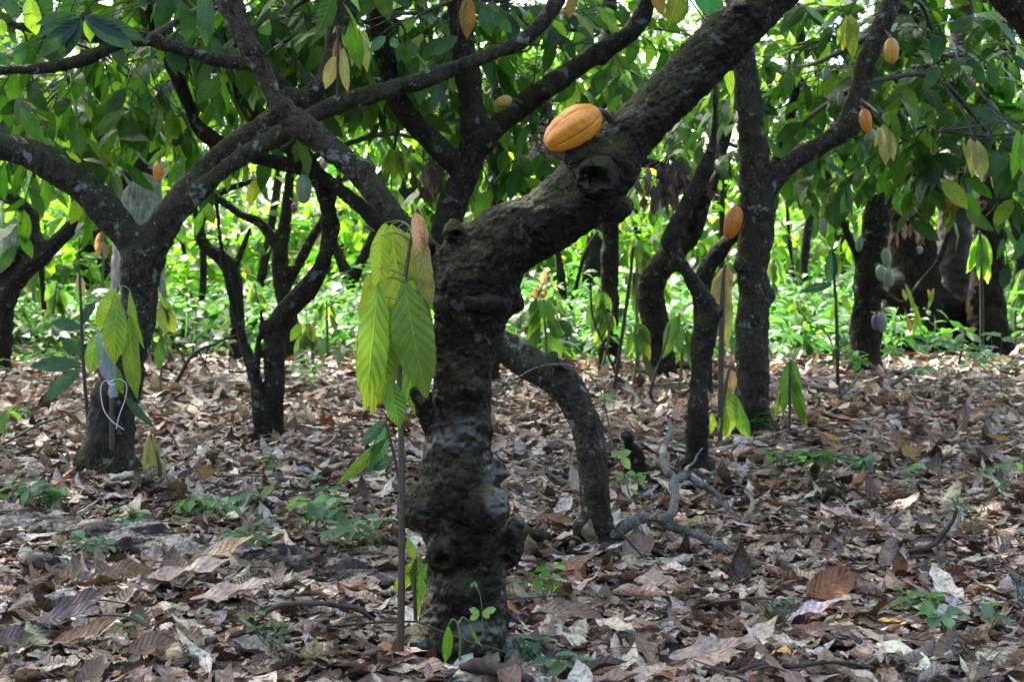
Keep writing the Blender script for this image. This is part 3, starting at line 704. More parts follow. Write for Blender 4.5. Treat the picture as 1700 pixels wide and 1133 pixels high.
Hh, _ = tree('shade_tree', 'massive old brown tree of several joined trunks, behind the green pod cluster', 19.0, [
    ('trunk', [(1528, 588, 112), (1520, 520, 90), (1516, 440, 82), (1508, 370, 72), (1508, 300, 68), (1512, 200, 64), (1520, 60, 60), (1530, -150, 56)]),
    ('trunk', [(1640, 585, 84), (1638, 500, 60), (1641, 420, 52), (1646, 340, 50), (1652, 250, 48), (1660, 100, 44), (1670, -150, 40)]),
    ('trunk', [(1590, 592, 100, .7), (1584, 520, 78, .7), (1582, 440, 62, .7), (1588, 340, 52, .7), (1596, 200, 46, .7), (1600, -100, 40, .7)], 'dark middle trunk coloured for the shaded hollow', M_DEADSTEM),  # near-black trunk stands in for the shaded hollow between the trunks
    ('buttress', [(1520, 470, 60), (1560, 510, 60, .3), (1600, 530, 60, .5), (1640, 500, 50, .2)]),
    ('buttress', [(1490, 480, 50, -.2), (1486, 540, 44, -.3), (1482, 590, 48, -.4)]),
], M_BROWN, seed=18, rough=1.6, vox=.03, cat='tree', crowns=[('w', 6., 19.5, 7.2, 3., 2., 1.2, 45), ('w', 8.5, 17.5, 6.6, 2.5, 2.5, 1.2, 45)], Lr=(.2, .32))

P_, _ = tree('shade_tree', 'pale grey fissured giant trunk glimpsed inside the V of the forked tree', 24.0, [
    ('trunk', [(232, 556, 110), (230, 480, 92), (230, 400, 84), (229, 330, 80), (228, 250, 78), (226, 100, 74), (225, -100, 66)]),
    ('branch', [(228, 330, 20), (265, 290, 17), (320, 240, 14), (380, 180, 12)]),
], M_PALE, seed=19, rough=.7, vox=.04, cat='tree', crowns=[(330, 160, 25, 2., 1.5, .9, 10)], pal=FRESH)

P2, _ = tree('shade_tree', 'pale bluish grey trunk at the left picture edge behind dark limbs', 26.0, [
    ('trunk', [(16, 548, 50), (18, 480, 40), (20, 400, 36), (18, 320, 34), (14, 200, 32), (10, 50, 30), (8, -100, 28)]),
], M_PALE, seed=20, rough=.7, vox=.04, crowns=[(60, 240, 25, 1.6, 1.3, .8, 16), (0, 120, 25, 1.6, 1.3, .8, 14), (30, 300, 24.5, .9, .6, .5, 6)], pal=FRESH)

P3, _ = tree('shade_tree', 'slim pale trunk beside the left edge of the forked grey trunk', 33.0, [
    ('trunk', [(187, 530, 30), (187, 470, 24), (186, 400, 22), (184, 300, 20), (182, 150, 18)]),
], M_PALE, seed=21, rough=.6, vox=.03, crowns=[(130, 330, 33, 1.8, 1.2, .9, 7)], pal=FRESH)

Wt, _ = tree('cocoa_tree', 'cocoa tree outside the right edge, one mossy limb crossing the top right corner', 6.0, [
    ('trunk', [(2010, 873, 90), (2000, 700, 76), (1985, 480, 70), (1930, 300, 64)]),
    ('branch', [(1940, 320, 58), (1850, 180, 54), (1770, 100, 52), (1700, 28, 50), (1650, -25, 48), (1560, -130, 44)]),
], M_BARK, seed=22, crowns=[('w', 2.5, 6.8, 3.5, 1.1, 1.1, .5, 40), ('w', 3.8, 8.2, 3.8, 1.4, 1.4, .6, 55), ('w', 4.9, 10.2, 4.1, 1.5, 1.4, .6, 50)])

# unseen tall tree added left of the frame: its crown blocks sun over the grove
St, ssk = tree('shade_tree', 'unseen tall tree added outside the left edge, its high crown blocking sun from the grove', 13.0, [
    ('trunk', [(-900, 645, 110), (-890, 300, 90), (-870, -300, 80), (-820, -1000, 74), (-740, -1500, 60)]),
    ('branch', [(-820, -1000, 50), (-500, -1500, 44, -1.), (-100, -1750, 34, -2.), (400, -1900, 24, -3.)]),
    ('branch', [(-850, -800, 46), (-700, -1400, 40, 3.), (-500, -1500, 28, 6.)]),
], M_BROWN, seed=60, vox=.03, flare=1.6)
def sun_block_crown():
    a = Acc(); r = np.random.default_rng(61)
    for c in range(720):
        x = -12 + 18.5 * r.random(); y = 3.0 + 19. * r.random(); z = 11.6 + 3.0 * r.random()
        n = 64; q = unit(r.normal(0, 1, (n, 3))) * (r.random((n, 1)) ** .4) * [1.2, 1.2, .6]
        L = .24 + .16 * r.random(n)
        leaves(a, np.array([x, y, z]) + q, unit(q) + r.normal(0, .4, (n, 3)) - [0, 0, .3], np.array([0, 0, 1.]) + r.normal(0, .3, (n, 3)), L, L * .42, pick(GREEN, n, .3, r), .5, 0, .2, .1, 0, 4, 3)
        s = ssk[np.argmin(np.linalg.norm(ssk[:, :3] - [x, y, z], axis=1)), :3]
        if c % 3 == 0: tube(a, smooth_path([[*s, .04], [*((s + [x, y, z]) / 2 + r.normal(0, .3, 3)), .03], [x, y, z, .012]], 4), 5, (.05, .04, .03), 1, closed=False)
    a.build('crown', [M_LEAF, M_TWIG], St)
sun_block_crown()

# trees behind, standing in the lit clearing
back = [(70, 19.5, 12, 'thin dark trunk in the sunny growth near the left edge'), (330, 24, 13, 'thin trunk in bright leaves right of the pale giant trunk'),
        (690, 25, 18, 'distant trunk hidden behind the long yellow green sapling leaves'), (870, 26, 16, 'distant slim trunk just right of the front tree waist'),
        (1062, 29, 16, 'far slim trunk between the upright trunk and the hollow eyed tree'), (1330, 25, 17, 'far trunk in the bright gap right of the straight spotted tree'),
        (1385, 31, 15, 'far thin grey trunk in the tangle left of the green pod tree'), (1690, 24, 20, 'far trunk at the right picture edge beyond the old hollow tree')]
for k, (px, Y, w, lab) in enumerate(back):
    by = HY + F * H / Y
    j = random.Random(k)
    pts = [(px + j.uniform(-6, 6), by, w * 1.25), (px + j.uniform(-8, 8), by - 60, w), (px + j.uniform(-12, 12), by - 140, w * .9), (px + j.uniform(-25, 25), 300, w * .85), (px + j.uniform(-40, 40), 180, w * .7), (px + j.uniform(-50, 50), 40, w * .6)]
    tree('background_tree', lab, Y, [('trunk', pts), ('branch', [(pts[3][0], 330, w * .6), (px + j.choice([-60, 60]), 250, w * .5), (px + j.choice([-110, 110]), 190, w * .4)])], M_BARKF, seed=30 + k, vox=.03,
         group='slim trees in the sunlit background', crowns=[(px - 60, 200, Y + .6, 1.9, 1.3, 1., 12), (px + 70, 150, Y + .5, 1.9, 1.3, 1., 12), (px, 60, Y, 1.9, 1.3, 1., 10)], pal=FRESH, Lr=(.2, .32))

# ------------------------------------------------------------------ hand-placed hanging leaves
def hang(acc, p0, p1, w, yaw=0., tint=(.1, .2, .03), kappa=.4, fold=.36, nu=38, nv=9, cross=-.4, wave=.10, rip=.05, m=0):
    p0, p1 = np.array(p0), np.array(p1); tint = np.array(tint) * (.82 + .36 * rng.random()) * (1 + .1 * (rng.random(3) - .5)); kappa = kappa * (.5 + rng.random()); wave = wave * (.5 + 1.2 * rng.random())
    L = np.linalg.norm(p1 - p0); T = (p1 - p0) / L
    N = np.array([math.sin(yaw), -math.cos(yaw), .25])
    # aim the chord of the bent blade along p0 -> p1
    Nn = unit(N - T * np.dot(N, T)); a = kappa / 2
    T2 = T * math.cos(a) + Nn * math.sin(a); N2 = Nn * math.cos(a) - T * math.sin(a)
    L2 = L / (math.sin(a) / a if a else 1)
    leaves(acc, p0[None], T2[None], N2[None], L2, w, np.array([tint]), kappa, cross, fold, wave, rip, nu, nv, m=m)

YG = (.22, .30, .034); LG = (.17, .275, .035); MG = (.095, .20, .03); PK = (.33, .21, .145); DT = (.03, .085, .045); PY = (.27, .26, .10)

def sapling(name, label, Y, stem, lv, mat=M_FRESH, smat=None, group=None, cat='sapling'):
    """stem rows (px,py,w); lv rows (x0,y0,x1,y1,w_px,yaw,tint[,dY])"""
    s0 = at(stem[0][0], stem[0][1], Y); root = thing(name, label, cat, (s0[0], Y, max(0, min(s0[2], .05))), group)
    a = Acc(); P = smooth_path(px_path(stem, Y), 6); tube(a, P, 9); a.build('stem', smat or M_STEM, root)
    for l in lv:
        y = Y + (l[7] if len(l) > 7 else 0)
        a = Acc(); p0 = at(l[0], l[1], y)
        near = P[np.argmin(np.linalg.norm(P[:, :3] - p0, axis=1)), :3]
        hang(a, p0, at(l[2], l[3], y + .02), l[4] / F * y, l[5], l[6])
        if np.linalg.norm(near - p0) > .012:
            tube(a, smooth_path([[*near, .0022], [*((near + p0) / 2 + [0, 0, .015]), .002], [*p0, .0016]], 4), 5, l[6], 1, closed=False)
        a.build('leaf', [mat, M_GSTEM], root)
    return root

sapling('cocoa_sapling', 'tall sapling with very large drooping yellow green leaves leaning against the front trunk', 3.86,
    [(664, 1085, 14), (666, 1000, 12.5), (667, 900, 12), (667, 800, 11), (665, 700, 10), (663, 620, 9), (668, 540, 8), (672, 470, 7), (682, 400, 6), (692, 348, 4)],
    [(650, 372, 678, 560, 62, -.2, YG, .05), (632, 392, 626, 492, 34, .5, YG, -.03), (628, 470, 606, 682, 56, .25, LG, -.02), (612, 455, 604, 560, 40, .6, YG, .04),
     (672, 470, 708, 662, 72, -.15, LG, -.06), (694, 385, 713, 478, 38, -.5, PY, -.03), (689, 352, 700, 425, 32, .5, PK, -.05), (702, 360, 710, 430, 24, -.8, PK, -.04), (703, 400, 718, 515, 38, -.6, PY, .0),
     (655, 500, 648, 640, 54, .1, MG, .06), (648, 632, 664, 712, 36, .1, MG, -.03), (645, 560, 630, 672, 42, .6, YG, .05), (676, 385, 668, 500, 44, .1, YG, .08),
     (694, 352, 683, 335, 7, .3, LG), (694, 352, 704, 338, 6, -.3, LG),
     (640, 370, 618, 455, 38, .6, LG, .02), (660, 378, 700, 480, 46, -.5, LG, .09), (618, 500, 596, 625, 44, .7, LG, .06), (668, 520, 690, 690, 50, -.1, MG, .1), (622, 560, 618, 690, 38, .2, YG, .09), (640, 440, 660, 590, 50, .2, LG, .1), (700, 470, 718, 620, 40, -.6, MG, .08)])
sapling('cocoa_sapling', 'dark blue green insect eaten seedling leaning left of the knobbly front trunk', 4.3,
    [(668, 830, 6), (655, 760, 5), (640, 700, 4)], [(645, 705, 610, 790, 26, .3, DT), (640, 730, 560, 805, 22, .5, (.09, .18, .03)), (640, 700, 600, 742, 22, -.4, DT), (655, 760, 618, 782, 18, .2, DT)])
sapling('cocoa_sapling', 'bright torn leaved seedling between the brown stem and base of the front trunk', 4.25,
    [(690, 1030, 7), (688, 980, 6), (690, 930, 4)], [(690, 930, 655, 985, 26, .4, YG), (692, 925, 700, 1000, 30, 0, MG), (690, 950, 660, 945, 18, .2, LG), (694, 985, 700, 1030, 14, -.3, LG), (688, 930, 676, 895, 16, .1, LG)])
sapling('cocoa_sapling', 'grafted sapling with broad light green leaves and plastic wrap before the forked tree', 6.9,
    [(186, 745, 9), (186, 690, 8), (186, 640, 8), (184, 580, 7), (190, 520, 6), (196, 478, 4)],
    [(190, 480, 166, 552, 38, .5, LG, -.12), (196, 500, 190, 606, 42, .05, LG, -.16), (216, 482, 240, 580, 26, -.8, LG, -.12), (216, 525, 228, 664, 36, -.3, LG, -.12), (160, 555, 150, 622, 30, .5, MG, -.02),
     (184, 600, 205, 655, 22, -.2, MG, .0), (205, 655, 256, 710, 18, -.6, DT, .0), (218, 530, 222, 590, 22, -.2, MG, .02)])
sapling('cocoa_sapling', 'thin dark stemmed sapling at left with spread bluish leaves and a dry tip', 7.4,
    [(147, 705, 7), (141, 640, 6), (136, 560, 6), (134, 500, 5), (131, 440, 3)],
    [(136, 605, 50, 608, 26, .2, DT), (134, 612, 72, 668, 26, .1, DT), (135, 545, 85, 535, 22, .1, DT), (134, 540, 160, 500, 20, -.3, DT), (132, 450, 128, 490, 9, 0, (.30, .24, .14)), (136, 460, 140, 495, 9, 0, (.30, .24, .14)), (136, 590, 100, 560, 20, 0, DT)])
sapling('cocoa_sapling', 'tiny wilted yellowish seedling beside the foot of the forked tree', 7.05,
    [(268, 800, 6), (262, 760, 5), (250, 722, 3)], [(246, 722, 238, 785, 13, .6, PY), (252, 722, 254, 790, 20, 0, PY), (262, 740, 266, 785, 11, -.4, PY), (275, 755, 272, 800, 9, -.3, (.2, .2, .08))])
sapling('cocoa_sapling', 'sapling with long drooping yellow green leaves at the foot of the straight spotted tree', 8.7,
    [(1195, 745, 9), (1197, 690, 8), (1205, 640, 7), (1210, 615, 4)],
    [(1206, 640, 1208, 728, 34, .1, LG), (1218, 655, 1246, 735, 26, -.7, MG), (1200, 668, 1195, 735, 22, .7, LG), (1206, 612, 1200, 665, 20, .3, PK, .05), (1216, 614, 1218, 650, 14, -.3, PK, .05), (1182, 685, 1180, 722, 14, .3, LG)])
sapling('cocoa_sapling', 'sapling with pale yellow leaves hanging beside the knobby elbow of the crooked tree', 8.3,
    [(1196, 690, 10), (1197, 620, 10), (1198, 540, 9), (1200, 470, 7), (1204, 440, 4)],
    [(1200, 445, 1180, 500, 24, .5, PY), (1202, 450, 1192, 535, 36, .2, PY), (1208, 470, 1208, 580, 22, -.4, PY), (1190, 520, 1186, 560, 16, .5, LG), (1210, 445, 1214, 480, 14, -.5, PK)])
sapling('cocoa_sapling', 'low sapling with four hanging green leaves right of the straight spotted tree', 8.9,
    [(1309, 735, 5), (1311, 680, 5), (1312, 598, 4)], [(1308, 600, 1299, 688, 26, .3, MG), (1316, 596, 1328, 668, 18, -.3, MG), (1320, 630, 1336, 708, 20, -.5, MG), (1290, 650, 1286, 700, 9, .4, LG), (1316, 650, 1340, 708, 16, -.6, LG)])
sapling('cocoa_sapling', 'slim stem with dark drooping leaves standing left of the green pod tree', 13.4,
    [(1391, 640, 6), (1390, 560, 6), (1386, 480, 5), (1382, 415, 3)], [(1380, 415, 1376, 474, 24, .2, DT), (1388, 420, 1392, 460, 16, -.3, MG), (1382, 472, 1328, 485, 16, 0, DT), (1382, 415, 1352, 424, 10, 0, LG), (1388, 490, 1378, 538, 14, .4, LG), (1398, 490, 1412, 520, 12, -.4, MG)], smat=M_DEADSTEM)
sapling('cocoa_sapling', 'drooping green leaf bunch hanging in front of the old hollow tree', 17.0,
    [(1630, 590, 8), (1630, 500, 7), (1627, 420, 6), (1626, 385, 4)], [(1626, 388, 1608, 452, 22, .4, MG), (1628, 388, 1628, 475, 22, 0, MG), (1632, 390, 1642, 450, 20, -.4, MG), (1634, 420, 1640, 472, 16, -.3, LG), (1615, 400, 1604, 455, 16, .6, MG)], smat=M_DEADSTEM)
sapling('weedy_seedling', 'pale blue green seedling with splayed leaves before the old brown tree', 14.0,
    [(1592, 605, 4), (1598, 575, 4), (1603, 552, 3)], [(1603, 553, 1580, 575, 14, .2, (.12, .22, .14)), (1603, 553, 1630, 568, 12, -.2, (.12, .22, .14)), (1600, 550, 1592, 545, 12, .2, (.12, .22, .14)), (1603, 550, 1622, 546, 10, 0, LG), (1600, 565, 1575, 580, 10, 0, (.1, .2, .12))])
sapling('bean_seedling', 'two leaved bright green bean seedling sprouting at the foot of the front trunk', 3.72,
    [(763, 1095, 4.5), (764, 1060, 4.5), (760, 1037, 4)], [(744, 1040, 739, 1102, 19, .35, (.13, .26, .025)), (778, 1034, 802, 1078, 11, -.9, (.13, .26, .025)), (760, 1038, 764, 1030, 5, 0, LG)], M_HERB, M_GSTEM, cat='seedling')
sapling('vine_seedling', 'thin climbing seedling with two trios of round pale leaves against the front trunk', 3.70,
    [(802, 1060, 1.8), (800, 1015, 1.6), (797, 990, 1.5), (788, 965, 1.3)], [(796, 1018, 779, 1012, 11, .1, (.20, .33, .09)), (796, 1020, 780, 1030, 11, .1, (.20, .33, .09)), (801, 1018, 824, 1012, 12, -.1, (.20, .33, .09)), (801, 1020, 813, 1026, 9, -.1, (.22, .34, .1)), (788, 967, 781, 976, 6, 0, (.15, .26, .08)), (788, 966, 792, 977, 5, 0, (.15, .26, .08))], M_HERB, M_GSTEM, cat='seedling')

# background saplings in the light: rows of drooping leaves on a stem
def bg_sapling(label, px, Y, top, n, L, seed, tint=None, pal=FRESH):
    r = np.random.default_rng(seed); by = HY + F * H / Y
    root = thing('cocoa_sapling', label, 'sapling', at(px, by, Y) * [1, 1, 0], 'bright saplings in the background light')
    a = Acc(); P = smooth_path(px_path([(px, by, 5), (px + r.normal(0, 6), (by + top) / 2, 5), (px + r.normal(0, 8), top, 3)], Y), 8)
    tube(a, P, 6); a.build('stem', M_GSTEM, root)
    b = Acc()
    for k in range(n):
        q = P[int(len(P) * min(.99, .45 + .55 * r.random() ** .6)), :3]
        w = r.random() * 6.283; d = np.array([math.cos(w), math.sin(w), 0])
        p0 = q + d * .05 + [0, 0, .02]; l = L * (.6 + .5 * r.random())
        hang(b, p0, p0 + d * l * .35 + np.array([0, 0, -1]) * l * (.6 + .4 * r.random()), l * (.28 + .1 * r.random()), r.normal(0, .8), pick(pal, 1, .25, r)[0], nu=7, nv=5, rip=0)
        tube(b, smooth_path([[*q, .003], [*(p0), .002]], 2), 4, (.1, .1, .05), 1, closed=False)
    b.build('foliage', [M_FRESH, M_GSTEM], root)
PINK = [(2, (.24, .14, .09)), (1, (.20, .17, .07))]
for k, (lab, px, Y, top, n, L) in enumerate([
    ('lime green drooping sapling touching the right side of the front trunk', 905, 12.5, 500, 16, .34), ('tall lime sapling between the front trunk and little forked tree', 925, 19, 480, 16, .36),
    ('bushy sapling at the foot of the upright trunk beneath the limb', 1000, 15.6, 480, 22, .36), ('tall drooping sapling right of the upright trunk', 1060, 15.2, 400, 24, .36),
    ('hanging yellow green sapling low beside the dead dark stem', 1052, 13.6, 540, 14, .3), ('tall bright sapling touching the hollow eyed tree', 1095, 16.2, 380, 22, .36),
    ('sapling lit yellow between the crooked and the straight tree', 1128, 13., 520, 12, .32), ('lit sapling peeping right of the forked grey trunk', 265, 12., 475, 14, .30),
    ('bright sapling right of the hooked stem', 520, 13.8, 540, 14, .30), ('drooping sapling left of the far small forked tree', 545, 17.8, 500, 12, .34),
    ('sapling hung with lime leaves behind the big sapling leaves of the front tree', 655, 16, 250, 20, .38), ('bushy lime sapling in the clearing left of the forked tree', 95, 17.5, 470, 18, .34),
    ('lime sapling near the left dark tree', 60, 20, 440, 18, .36), ('lit sapling between the slim dark tree and the hook', 430, 20, 470, 16, .34),
    ('small sapling in the gap right of the straight spotted tree', 1320, 18, 500, 14, .34), ('lit sapling left of the green pod tree', 1350, 20, 470, 14, .34),
    ('sapling in sun beyond the right edge of the old hollow tree', 1685, 20, 450, 18, .36), ('sapling of yellow leaves under the spotted tree limb', 1290, 22, 430, 16, .36)]):
    bg_sapling(lab, px, Y, top, n, L, 200 + k)
bg_sapling('sapling flushed with pinkish new leaves under the front tree limb', 888, 20, 450, 14, .34, 231, pal=PINK)
bg_sapling('salmon tinted young sapling left of the pale giant trunk', 165, 26, 290, 16, .36, 232, pal=PINK)

# leaf flushes and dead bunches hanging from limbs: parts of the trees that carry them
def flush(root, rows, Y, mat=M_FRESH, name='leaf_cluster', label=None, hub=None):
    a = Acc()
    for l in rows:
        y = Y + (l[7] if len(l) > 7 else 0)
        hang(a, at(l[0], l[1], y), at(l[2], l[3], y + .02), l[4] / F * y, l[5], l[6], nu=12, nv=5)
    if hub is not None:
        tube(a, smooth_path(px_path(hub, Y), 5), 6, (.1, .1, .05), 1, closed=False)
    if hub is not None:
        for l in rows:
            hp = smooth_path(px_path(hub, Y), 5); p0 = at(l[0], l[1], Y + (l[7] if len(l) > 7 else 0)); q = hp[np.argmin(np.linalg.norm(hp[:, :3] - p0, axis=1)), :3]
            tube(a, smooth_path([[*q, .003], [*((p0 + q) / 2 + [0, 0, .02]), .0025], [*(p0 - [0, 0, .004]), .002]], 4), 4, (.1, .1, .05), 1, closed=False)
    o = a.build(name, [mat, M_TWIG], root)
    if label: o['label'] = label
flush(B, [(556, 92, 540, 148, 24, .3, PY), (562, 60, 552, 95, 8, .3, PY), (560, 65, 560, 100, 14, 0, PK), (570, 78, 578, 155, 20, -.3, PY), (568, 55, 575, 82, 7, -.2, LG), (562, 40, 560, 60, 5, 0, LG), (558, 42, 553, 56, 4, .2, LG)], 7.1, label='pale yellow and pinkish new leaves', hub=[(560, 160, 5), (561, 100, 5), (561, 45, 4)])
DK = (.022, .055, .035)
flush(B, [(135, 30, 62, 98, 30, .3, DK), (135, 28, 100, 100, 32, .1, DK), (140, 28, 225, 82, 34, -.3, DK), (142, 26, 242, 68, 30, -.4, DK), (138, 26, 58, 60, 22, .6, DK), (148, 24, 150, 70, 20, 0, LG), (132, 32, 112, 90, 26, -.1, DK), (125, 22, 60, 40, 20, .2, DK)], 6.7, M_LEAF, label='dark glossy mature leaves', hub=[(200, 62, 6, .5), (170, 35, 5, .2), (135, 28, 4)])
flush(B, [(342, -20, 342, 78, 30, .1, DK), (5, -10, 30, 30, 26, .2, DK), (50, -5, 62, 60, 34, -.2, LG), (38, 70, 28, 110, 22, .3, DK), (10, 90, 0, 105, 26, .2, DK), (0, 30, 5, 60, 20, .1, LG)], 6.9, M_LEAF, hub=[(340, -40, 5), (342, -20, 4)])
flush(J, [(776, -10, 775, 66, 28, .1, (.10, .05, .022)), (760, 60, 716, 92, 22, .2, DK), (640, 60, 615, 85, 18, .2, (.05, .12, .09)), (650, 62, 660, 80, 16, -.2, (.05, .12, .09)), (610, 70, 600, 88, 14, .2, (.05, .12, .09)), (820, 20, 850, 55, 20, -.4, DK), (800, 10, 815, 60, 24, -.1, DK), (880, 10, 905, 30, 24, -.3, DK), (590, 40, 584, 110, 18, .2, PY), (605, 50, 610, 120, 20, -.2, PY), (680, 70, 690, 95, 20, 0, DK)], 7.6, M_LEAF, hub=[(640, 20, 8, .8), (700, 20, 6, .3), (776, -10, 4)])
flush(J, [(650, 250, 640, 292, 14, .2, YG), (655, 248, 655, 300, 18, 0, YG), (665, 250, 676, 292, 16, -.3, YG), (660, 245, 668, 298, 16, -.1, LG), (645, 255, 634, 280, 10, .4, LG)], 9.0, hub=[(667, 180, 5, -.4), (658, 220, 5), (655, 248, 4)], label='sunlit yellow green leaves')
DB = (.16, .085, .05); DP = (.13, .08, .085)
def dead_bunch(root, px, py, w, h, Y, n, seed, cols, label):
    r = np.random.default_rng(seed); a = Acc()
    for k in range(n):
        x = px + r.normal(0, w / 2.5); y0 = py + r.random() * h * .55; l = h * (.3 + .3 * r.random()); yy = Y + r.normal(0, .12)
        p0 = at(x, y0, yy); hang(a, p0, at(x + r.normal(0, 6), y0 + l, yy), l * .36 / F * Y, r.normal(0, .9), np.array(cols[k % len(cols)]) * (.7 + .6 * r.random()), kappa=r.normal(0, .8), cross=r.normal(0, 1.2), nu=9, nv=5, wave=.4)
        tube(a, smooth_path([[*at(px, py - 8, Y), .004], [*p0, .002]], 3), 4, (.05, .04, .03), 1, closed=False)
    o = a.build('dead_leaf_cluster', [M_DRY, M_TWIG], root); o['label'] = label
dead_bunch(J, 718, 268, 46, 80, 9.0, 26, 301, [DB, (.24, .13, .075)], 'rust brown dead hanging leaves')
dead_bunch(T_, 905, 195, 60, 90, 13.6, 30, 302, [DP, (.2, .13, .12)], 'dull purple brown dead hanging leaves')
dead_bunch(L_, 1110, 265, 90, 90, 14.2, 46, 303, [DP, (.22, .15, .14)], 'dull purple brown dead hanging leaves')
dead_bunch(Q_, 1192, 240, 30, 90, 13.9, 14, 304, [DP, DB], 'brown dead hanging leaves')
dead_bunch(Hh, 1515, 350, 60, 60, 15., 9, 305, [(.42, .25, .16)], 'pinkish dry hanging leaves')
flush(Fr, [(1458, 210, 1452, 245, 12, .4, PY), (1466, 205, 1470, 275, 26, .1, PY), (1476, 215, 1484, 268, 16, -.3, PY)], 8.8, label='pale yellow new leaves', hub=[(1430, 165, 5, .3), (1455, 185, 4), (1466, 205, 3)])
flush(Fr, [(1610, 228, 1614, 295, 24, .2, PY), (1622, 232, 1630, 302, 22, -.2, PY), (1630, 240, 1637, 290, 16, -.5, LG), (1598, 235, 1602, 262, 12, .5, LG)], 8.9, label='pale yellow new leaves', hub=[(1560, 130, 5, .6), (1600, 190, 4, .2), (1616, 230, 3)])
flush(Fr, [(1405, 25, 1398, 85, 20, .3, YG), (1412, 22, 1415, 100, 22, -.1, YG), (1420, 30, 1422, 70, 16, -.5, LG), (1395, 40, 1390, 75, 12, .4, LG)], 9.0, label='yellow green new leaves', hub=[(1440, -20, 5, .2), (1420, 0, 4), (1410, 22, 3)])
flush(Fr, [(1690, 215, 1680, 300, 24, .3, MG), (1700, 220, 1705, 300, 26, -.2, MG), (1560, 110, 1530, 150, 22, .3, DK), (1640, 105, 1655, 150, 20, -.2, DK), (1610, 180, 1660, 200, 22, -.2, DK), (1655, 250, 1650, 300, 24, .1, DK)], 9.0, M_LEAF, hub=[(1600, 120, 6, .8), (1640, 170, 5, .2), (1690, 215, 3)])
flush(A, [(1205, 100, 1214, 160, 18, .1, YG), (1130, -20, 1110, 42, 34, .3, (.075, .08, .018)), (1085, -20, 1100, 25, 24, 0, (.09, .06, .025)), (1150, -20, 1205, 30, 40, -.3, (.03, .12, .05)), (950, -10, 945, 30, 18, 0, (.09, .06, .03))], 4.6, M_LEAF, hub=[(1260, -30, 7, -.4), (1190, -60, 6), (1130, -20, 4)])
flush(G_, [(1502, 470, 1518, 520, 9, .4, LG), (1515, 500, 1530, 545, 8, -.3, LG), (1540, 480, 1545, 500, 8, .2, PK), (1505, 525, 1512, 555, 9, .1, PK), (1498, 480, 1505, 500, 8, 0, PY), (1520, 520, 1515, 560, 8, .2, LG), (1550, 478, 1540, 515, 7, 0, LG)], 14.9, label='wilting pale sprout')

# ------------------------------------------------------------------ thin twigs hung about
def twig_thing(name, label, rows, Y, mat=M_TWIG, cat='branch', extra=(), group=None):
    P = px_path(rows, Y); root = thing(name, label, cat, P[0, :3], group)
    a = Acc(); P = smooth_path(P, 7); tube(a, P, 9)
    v = np.concatenate(a.v); r = P[:, 3].mean()
    a.v = [v + fbm(v * 25 + 3, 2)[:, None] * r * .35 * np.array([1, 1, 1])]
    a.build('stem', mat, root)
    for e in extra:
        b = Acc(); tube(b, smooth_path(px_path(e, Y), 6), 7); b.build('side_twig', mat, root)
    return root

twig_thing('dead_sapling', 'thin black dead stem leaning right, in front of the bright saplings', [(1020, 643, 6), (1028, 590, 6), (1038, 520, 6), (1046, 460, 6), (1051, 412, 5)], 13.1, M_DEADSTEM, 'dead stem')
twig_thing('dead_sapling', 'thin dark stem leaning left in the gap under the limb', [(1030, 640, 5), (1010, 590, 4), (985, 530, 4), (980, 470, 3)], 13.4, M_DEADSTEM, 'dead stem', extra=[[(1000, 560, 3), (1015, 530, 2), (1020, 500, 2)]])
twig_thing('dead_sapling', 'bent dry stick poking from the litter left of the crooked tree', [(1078, 655, 5), (1092, 610, 4), (1104, 575, 3), (1112, 540, 2)], 12.5, M_DEADSTEM, 'dead stem')
twig_thing('dead_branch', 'bushy fallen branch with dry leaves behind the forked grey trunk', [(290, 640, 7), (320, 590, 6), (360, 570, 4), (420, 545, 2)], 12.8, M_DEADSTEM, 'branch', extra=[[(310, 610, 4), (300, 585, 3)], [(330, 585, 4), (352, 625, 2)], [(345, 575, 3), (340, 610, 2)]])
twig_thing('vine', 'thin pale creeper arcing off the arching trunk', [(822, 668, 3), (845, 640, 3), (885, 613, 3), (930, 605, 3), (975, 620, 2.5), (1000, 655, 2.5)], 5.4, M_GREYTWIG, 'vine')
vn = twig_thing('vine', 'slender creeper with pale green leaves hanging beside the arching trunk', [(1000, 655, 3), (1010, 700, 2.5), (1018, 745, 2.5), (1032, 775, 2.5), (1045, 820, 2.5), (1060, 845, 2)], 5.35, M_GREYTWIG, 'vine')
for l in [(1005, 660, 1018, 665, 10, 0, (.2, .33, .1)), (1002, 655, 995, 665, 9, 0, (.2, .33, .1)), (1028, 756, 1014, 752, 12, .1, (.22, .36, .1)), (1030, 755, 1048, 750, 12, -.1, (.24, .36, .12)), (1032, 757, 1046, 780, 14, -.1, (.22, .36, .1)), (1045, 812, 1060, 822, 7, 0, (.2, .34, .08))]:
    a = Acc(); hang(a, at(l[0], l[1], 5.33), at(l[2], l[3], 5.33), l[4] / F * 5.33, l[5], l[6]); a.build('leaf', M_HERB, vn)

